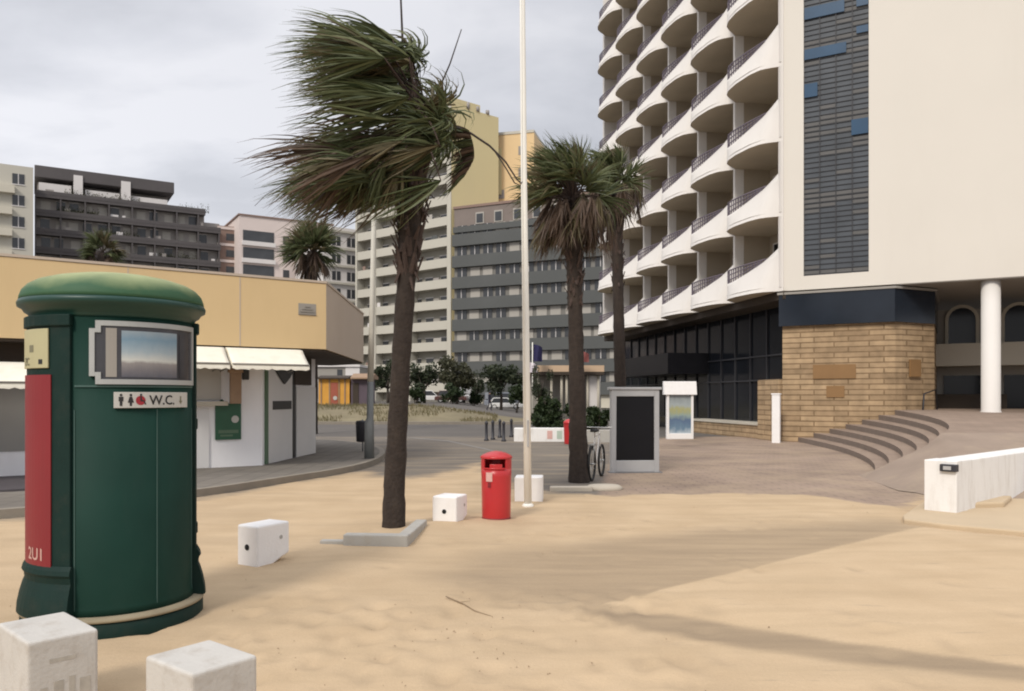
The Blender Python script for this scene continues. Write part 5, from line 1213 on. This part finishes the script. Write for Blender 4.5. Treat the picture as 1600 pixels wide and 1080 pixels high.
for k in range(4):
    for j in range(12):
        x=rg.uniform(.2,x1-1); zz=z1-2.95*k
        if x>x2-1 and k==0: continue
        MB().bx(x,x+rg.uniform(.3,1.3),.3,.5,zz,zz+rg.uniform(.4,1.2)).build('balcony_screen',rg.choice([M['bdarkmid'],M['bwhite'],M['bgreylt'],M['bdarkmid']]),t)
mb=MB(); rg=random.Random(12)
for (xa,xb,zz,n_) in ((4,15,z1,900),(3,9,z1-2.95,1000),(9,15,z1-5.9,600),(18,24,z1-8.8,500),(21,26,z1,200)):
    for i in range(n_):
        p=Vector((rg.uniform(xa,xb),rg.uniform(.1,.9),zz+abs(rg.gauss(0,.6)))); a=Vector((rg.gauss(0,1),rg.gauss(0,1),rg.gauss(0,1))).normalized(); b_=a.orthogonal().normalized(); mb.add([p-a*.16,p+b_*.08,p+a*.16,p-b_*.08],[(0,1,2,3)])
mb.build('terrace_plants',M['treeleaf2'],t,fixn=False)

# brick strip and white banded block, lower white block
t,dr,P_=bl('apartment_building','narrow brown brick block with white floor bands beside the dark terraced flats',340,140,.856,.517); xe=lt(P_,dr,378); H=zat(P_,dr,0,352)
MB().bx(0,xe,0,12,0,H).build('wall',M['bbrick'],t)
b0=MB().bx(-.05,xe+.02,-.12,0,0,.45).build('floor_band',M['bpink'],t); win(t,b0,[(0,0,H-.6-2.9*k) for k in range(8)])
w0=MB().bx(0,1.6,-.05,0,0,1.2).build('window',M['pane'],t); win(t,w0,[(xe*.35,0,H-2.5-2.9*k) for k in range(6)])
t,dr,P_=bl('apartment_building','white block with dark glazed balcony strips behind the shaggy palm',374,138,.856,.517); xe=lt(P_,dr,520); H=zat(P_,dr,0,336); xm=lt(P_,dr,428)
MB().bx(0,xe,0,12,0,H).build('wall',M['bpink'],t); MB().bx(-.2,xe+.2,-.2,12,H,H+.25).build('cornice',M['bbrick'],t)
g=MB().bx(.6,xm,-.10,0,0,1.9).build('glazing',M['pane'],t); MB().bx(.4,xm+.2,-.5,0,-.75,-.0).build('balcony_front',M['bwhite'],g); win(t,g,[(0,0,H-4.4-3.0*k) for k in range(7)])
w0=MB().bx(0,1.1,-.06,0,0,1.4).build('window',M['pane'],t); win(t,w0,[(xm+1.6+q*2.6,0,H-4.3-3.0*k) for k in range(6) for q in range(4)])
t,dr,P_=bl('apartment_building','lower white block with small windows between the shaggy palm and the cream balcony tower',505,132,.80,.6); xe=lt(P_,dr,566); H=zat(P_,dr,0,352)
MB().bx(0,xe,0,12,0,H).build('wall',M['bwhite'],t)
mb=MB(); b0=MB().bx(0,xe,-.4,0,0,.35).build('floor_band',M['bcreamlt'],t); win(t,b0,[(0,0,H-2.9*k-.9) for k in range(9)])
w0=MB().bx(0,1.5,-.06,0,0,1.5).build('window',M['pane'],t); MB().bx(.70,.80,-.08,-.061,0,1.5).build('mullion',M['bwhite'],w0); win(t,w0,[(xe*f,0,H-3.1-2.9*k) for k in range(7) for f in (.22,.6)])

# cream balcony tower with yellow gable wall
Pc=Vector(((705-800)/F*113,113,0)); dl=Vector((-.78,.626)).normalized(); dr2=Vector((.77,.638)).normalized(); Ht=43.2
pl_=Pc+Vector((dl.x,dl.y,0))*20.4; t=thing('apartment_building','cream balcony tower with a blank yellow gable wall behind the large palm','apartment building',pl_,math.atan2(-dl.y,-dl.x))
Lc=20.4
# plan: front facade local x 0..Lc, gable from (Lc,0) towards dr2
ca,sa=math.cos(-t.rotation_euler.z),math.sin(-t.rotation_euler.z); g=Vector((dr2.x*ca-dr2.y*sa,dr2.x*sa+dr2.y*ca))
mb=MB(); pA=(Lc,0.0); pB=(Lc+g.x*8.6,g.y*8.6)
mb.prism([(0,1.4),(Lc-.6,1.4),(Lc-.6,0.0),pA,pB,(pB[0]-6,pB[1]+7),(0,14)],0,Ht); 
for i in range(len(mb.f)): mb.m[i]=1 if i in (5,) else 0
mb.build('wall',[M['brecess'],M['byellow']],t)
MB().prism([(Lc-.75,-.10),(Lc+.02,-.10),(Lc+.02,.0),(Lc-.75,.0)],0,Ht+.2).build('corner_pier',M['bcreamlt'],t)
bx0=lt(pl_,-dl,600); nf=14; fh=2.97
bc=MB().bx(.0,Lc-.76,-.10,1.4,0,.34)
bc.bx(.0,Lc-.76,-.10,.05,.34,1.25)
b0=bc.build('balcony_band',M['bcreamlt'],t); win(t,b0,[(0,0,k*fh+2.35) for k in range(nf)])
pr=MB().bx(0,.35,-.22,1.4,0,Ht).build('pier',M['bcreamlt'],t); win(t,pr,[(-.05,0,0),(lt(pl_,-dl,586),0,0),(lt(pl_,-dl,640),0,0)])
w0=MB().bx(0,1.5,1.30,1.39,0,1.55).build('window',M['pane'],t); MB().bx(-.12,1.62,1.27,1.299,1.55,1.66).build('window_head',M['bwhite'],w0)
rg=random.Random(3); win(t,w0,[(x+rg.uniform(-.15,.15),0,k*fh+2.75) for k in range(nf-1) for x in (1.2,4.4,8.4,11.6,14.0,17.0)])
w1=MB().bx(0,1.2,1.30,1.39,0,1.4).build('blind',M['blind'],t); win(t,w1,[(x,0,k*fh+2.8) for k in range(nf-1) for x in (2.9,6.4,15.6)])
rg=random.Random(17)
for i in range(26):
    x=rg.uniform(.5,Lc-3); k=rg.randrange(0,nf-1); w_=rg.uniform(.5,1.6); h=rg.uniform(.5,1.1); z=k*fh+2.35+1.25
    MB().bx(x,x+w_,.10,.16,z-.1,z+h*.7).build(rg.choice(['laundry','balcony_blind']),rg.choice([M['bwhite'],M['bdarkmid'],M['blind'],M['bbrick'],M['bgrey']]),t)
mb=MB(); mb.prism([(Lc-5,1.6),pA,(pB[0]*.6+Lc*.4,pB[1]*.6),(Lc-3,8)],Ht,Ht+1.0); mb.build('roof_parapet',M['byellow'],t)
for q,hh in ((.30,.9),(.5,.7),(.72,.6)): MB().tube([(Lc+g.x*8.6*q,g.y*8.6*q+.4,Ht),(Lc+g.x*8.6*q,g.y*8.6*q+.4,Ht+hh)],.28,6).build('chimney',M['bdarkmid'],t)
# ochre block
d=120.5; x,y=P2(774,d); t=thing('apartment_building','ochre orange block rising behind the flagpole, stepped below the yellow gable','apartment building',(x,y,0),math.atan2(-.25,1)); s=d/F; H=EYE+(HZ-212)/F*d
MB().bx(0,62*s,0,10,0,H).build('wall',M['bochre'],t); MB().bx(-.1,62*s,-.1,10,H,H+.4).build('cornice',M['bcreamlt'],t)
w0=MB().bx(0,.9,-.06,0,0,1.3).build('window',M['bdarkmid'],t); win(t,w0,[(3.6,0,H-6.5),(3.6,0,H-3.2),(.5,0,H-9.6)])
MB().bx(.2,1.0,-.2,0,H-9,H-2).build('pipe',M['byellow'],t)

# grey banded block
t,dr,P_=bl('apartment_building','wide grey block with dark horizontal bands, behind the flagpole',706,112,.902,-.432)
xe=lt(P_,dr,985); H=zat(P_,dr,0,326)
MB().bx(0,xe,.7,13,0,H).build('wall',M['bgreylt'],t)
MB().bx(-.1,xe,.5,13,H,H+.35).build('coping',M['bbrick'],t)
b0=MB().bx(0,xe,0,.8,0,1.62).build('grey_band',M['bgrey'],t); win(t,b0,[(0,0,H-5.35-2.98*k) for k in range(8)])
w0=MB().bx(0,1.5,.62,.69,0,1.22).build('window',M['pane'],t); MB().bx(.70,.80,.59,.619,0,1.22).build('mullion',M['bwhite'],w0)
rg=random.Random(8); sA=[];sB=[]
for k in range(8):
    for j in range(12):
        (sA if rg.random()<.55 else sB).append((.5+j*2.05+rg.uniform(-.1,.1),0,H-3.65-2.98*k))
win(t,w0,sA); w1=MB().bx(0,1.5,.62,.69,0,1.2).build('blind',M['blind'],t); win(t,w1,sB)
w2=MB().bx(0,1.3,.53,.65,0,1.6).build('top_window',M['blind'],t); fr_=MB().bx(.15,1.15,.49,.529,.15,1.4).build('pane',M['pane'],w2); win(t,w2,[(3.5+2.9*j,0,H-2.4) for j in range(7)])
b1=MB().bx(0,xe,.3,.75,H-3.4,H-2.6); b1.build('top_band',M['bgrey'],t); MB().bx(0,xe,.64,.75,H-2.59,H-.02).build('top_wall',mat('brown_grey_wall',(.20,.165,.145),.8,.2,.4),t)
mb=MB(); rg=random.Random(2)
for j in range(9): mb.bx(j*2.7+.3,j*2.7+1.9,.55,.69,.2,3.0)
mb.build('shop_front',M['bcream'],t)

for o in [o for o in bpy.data.objects if o.users_collection==() ]: pass
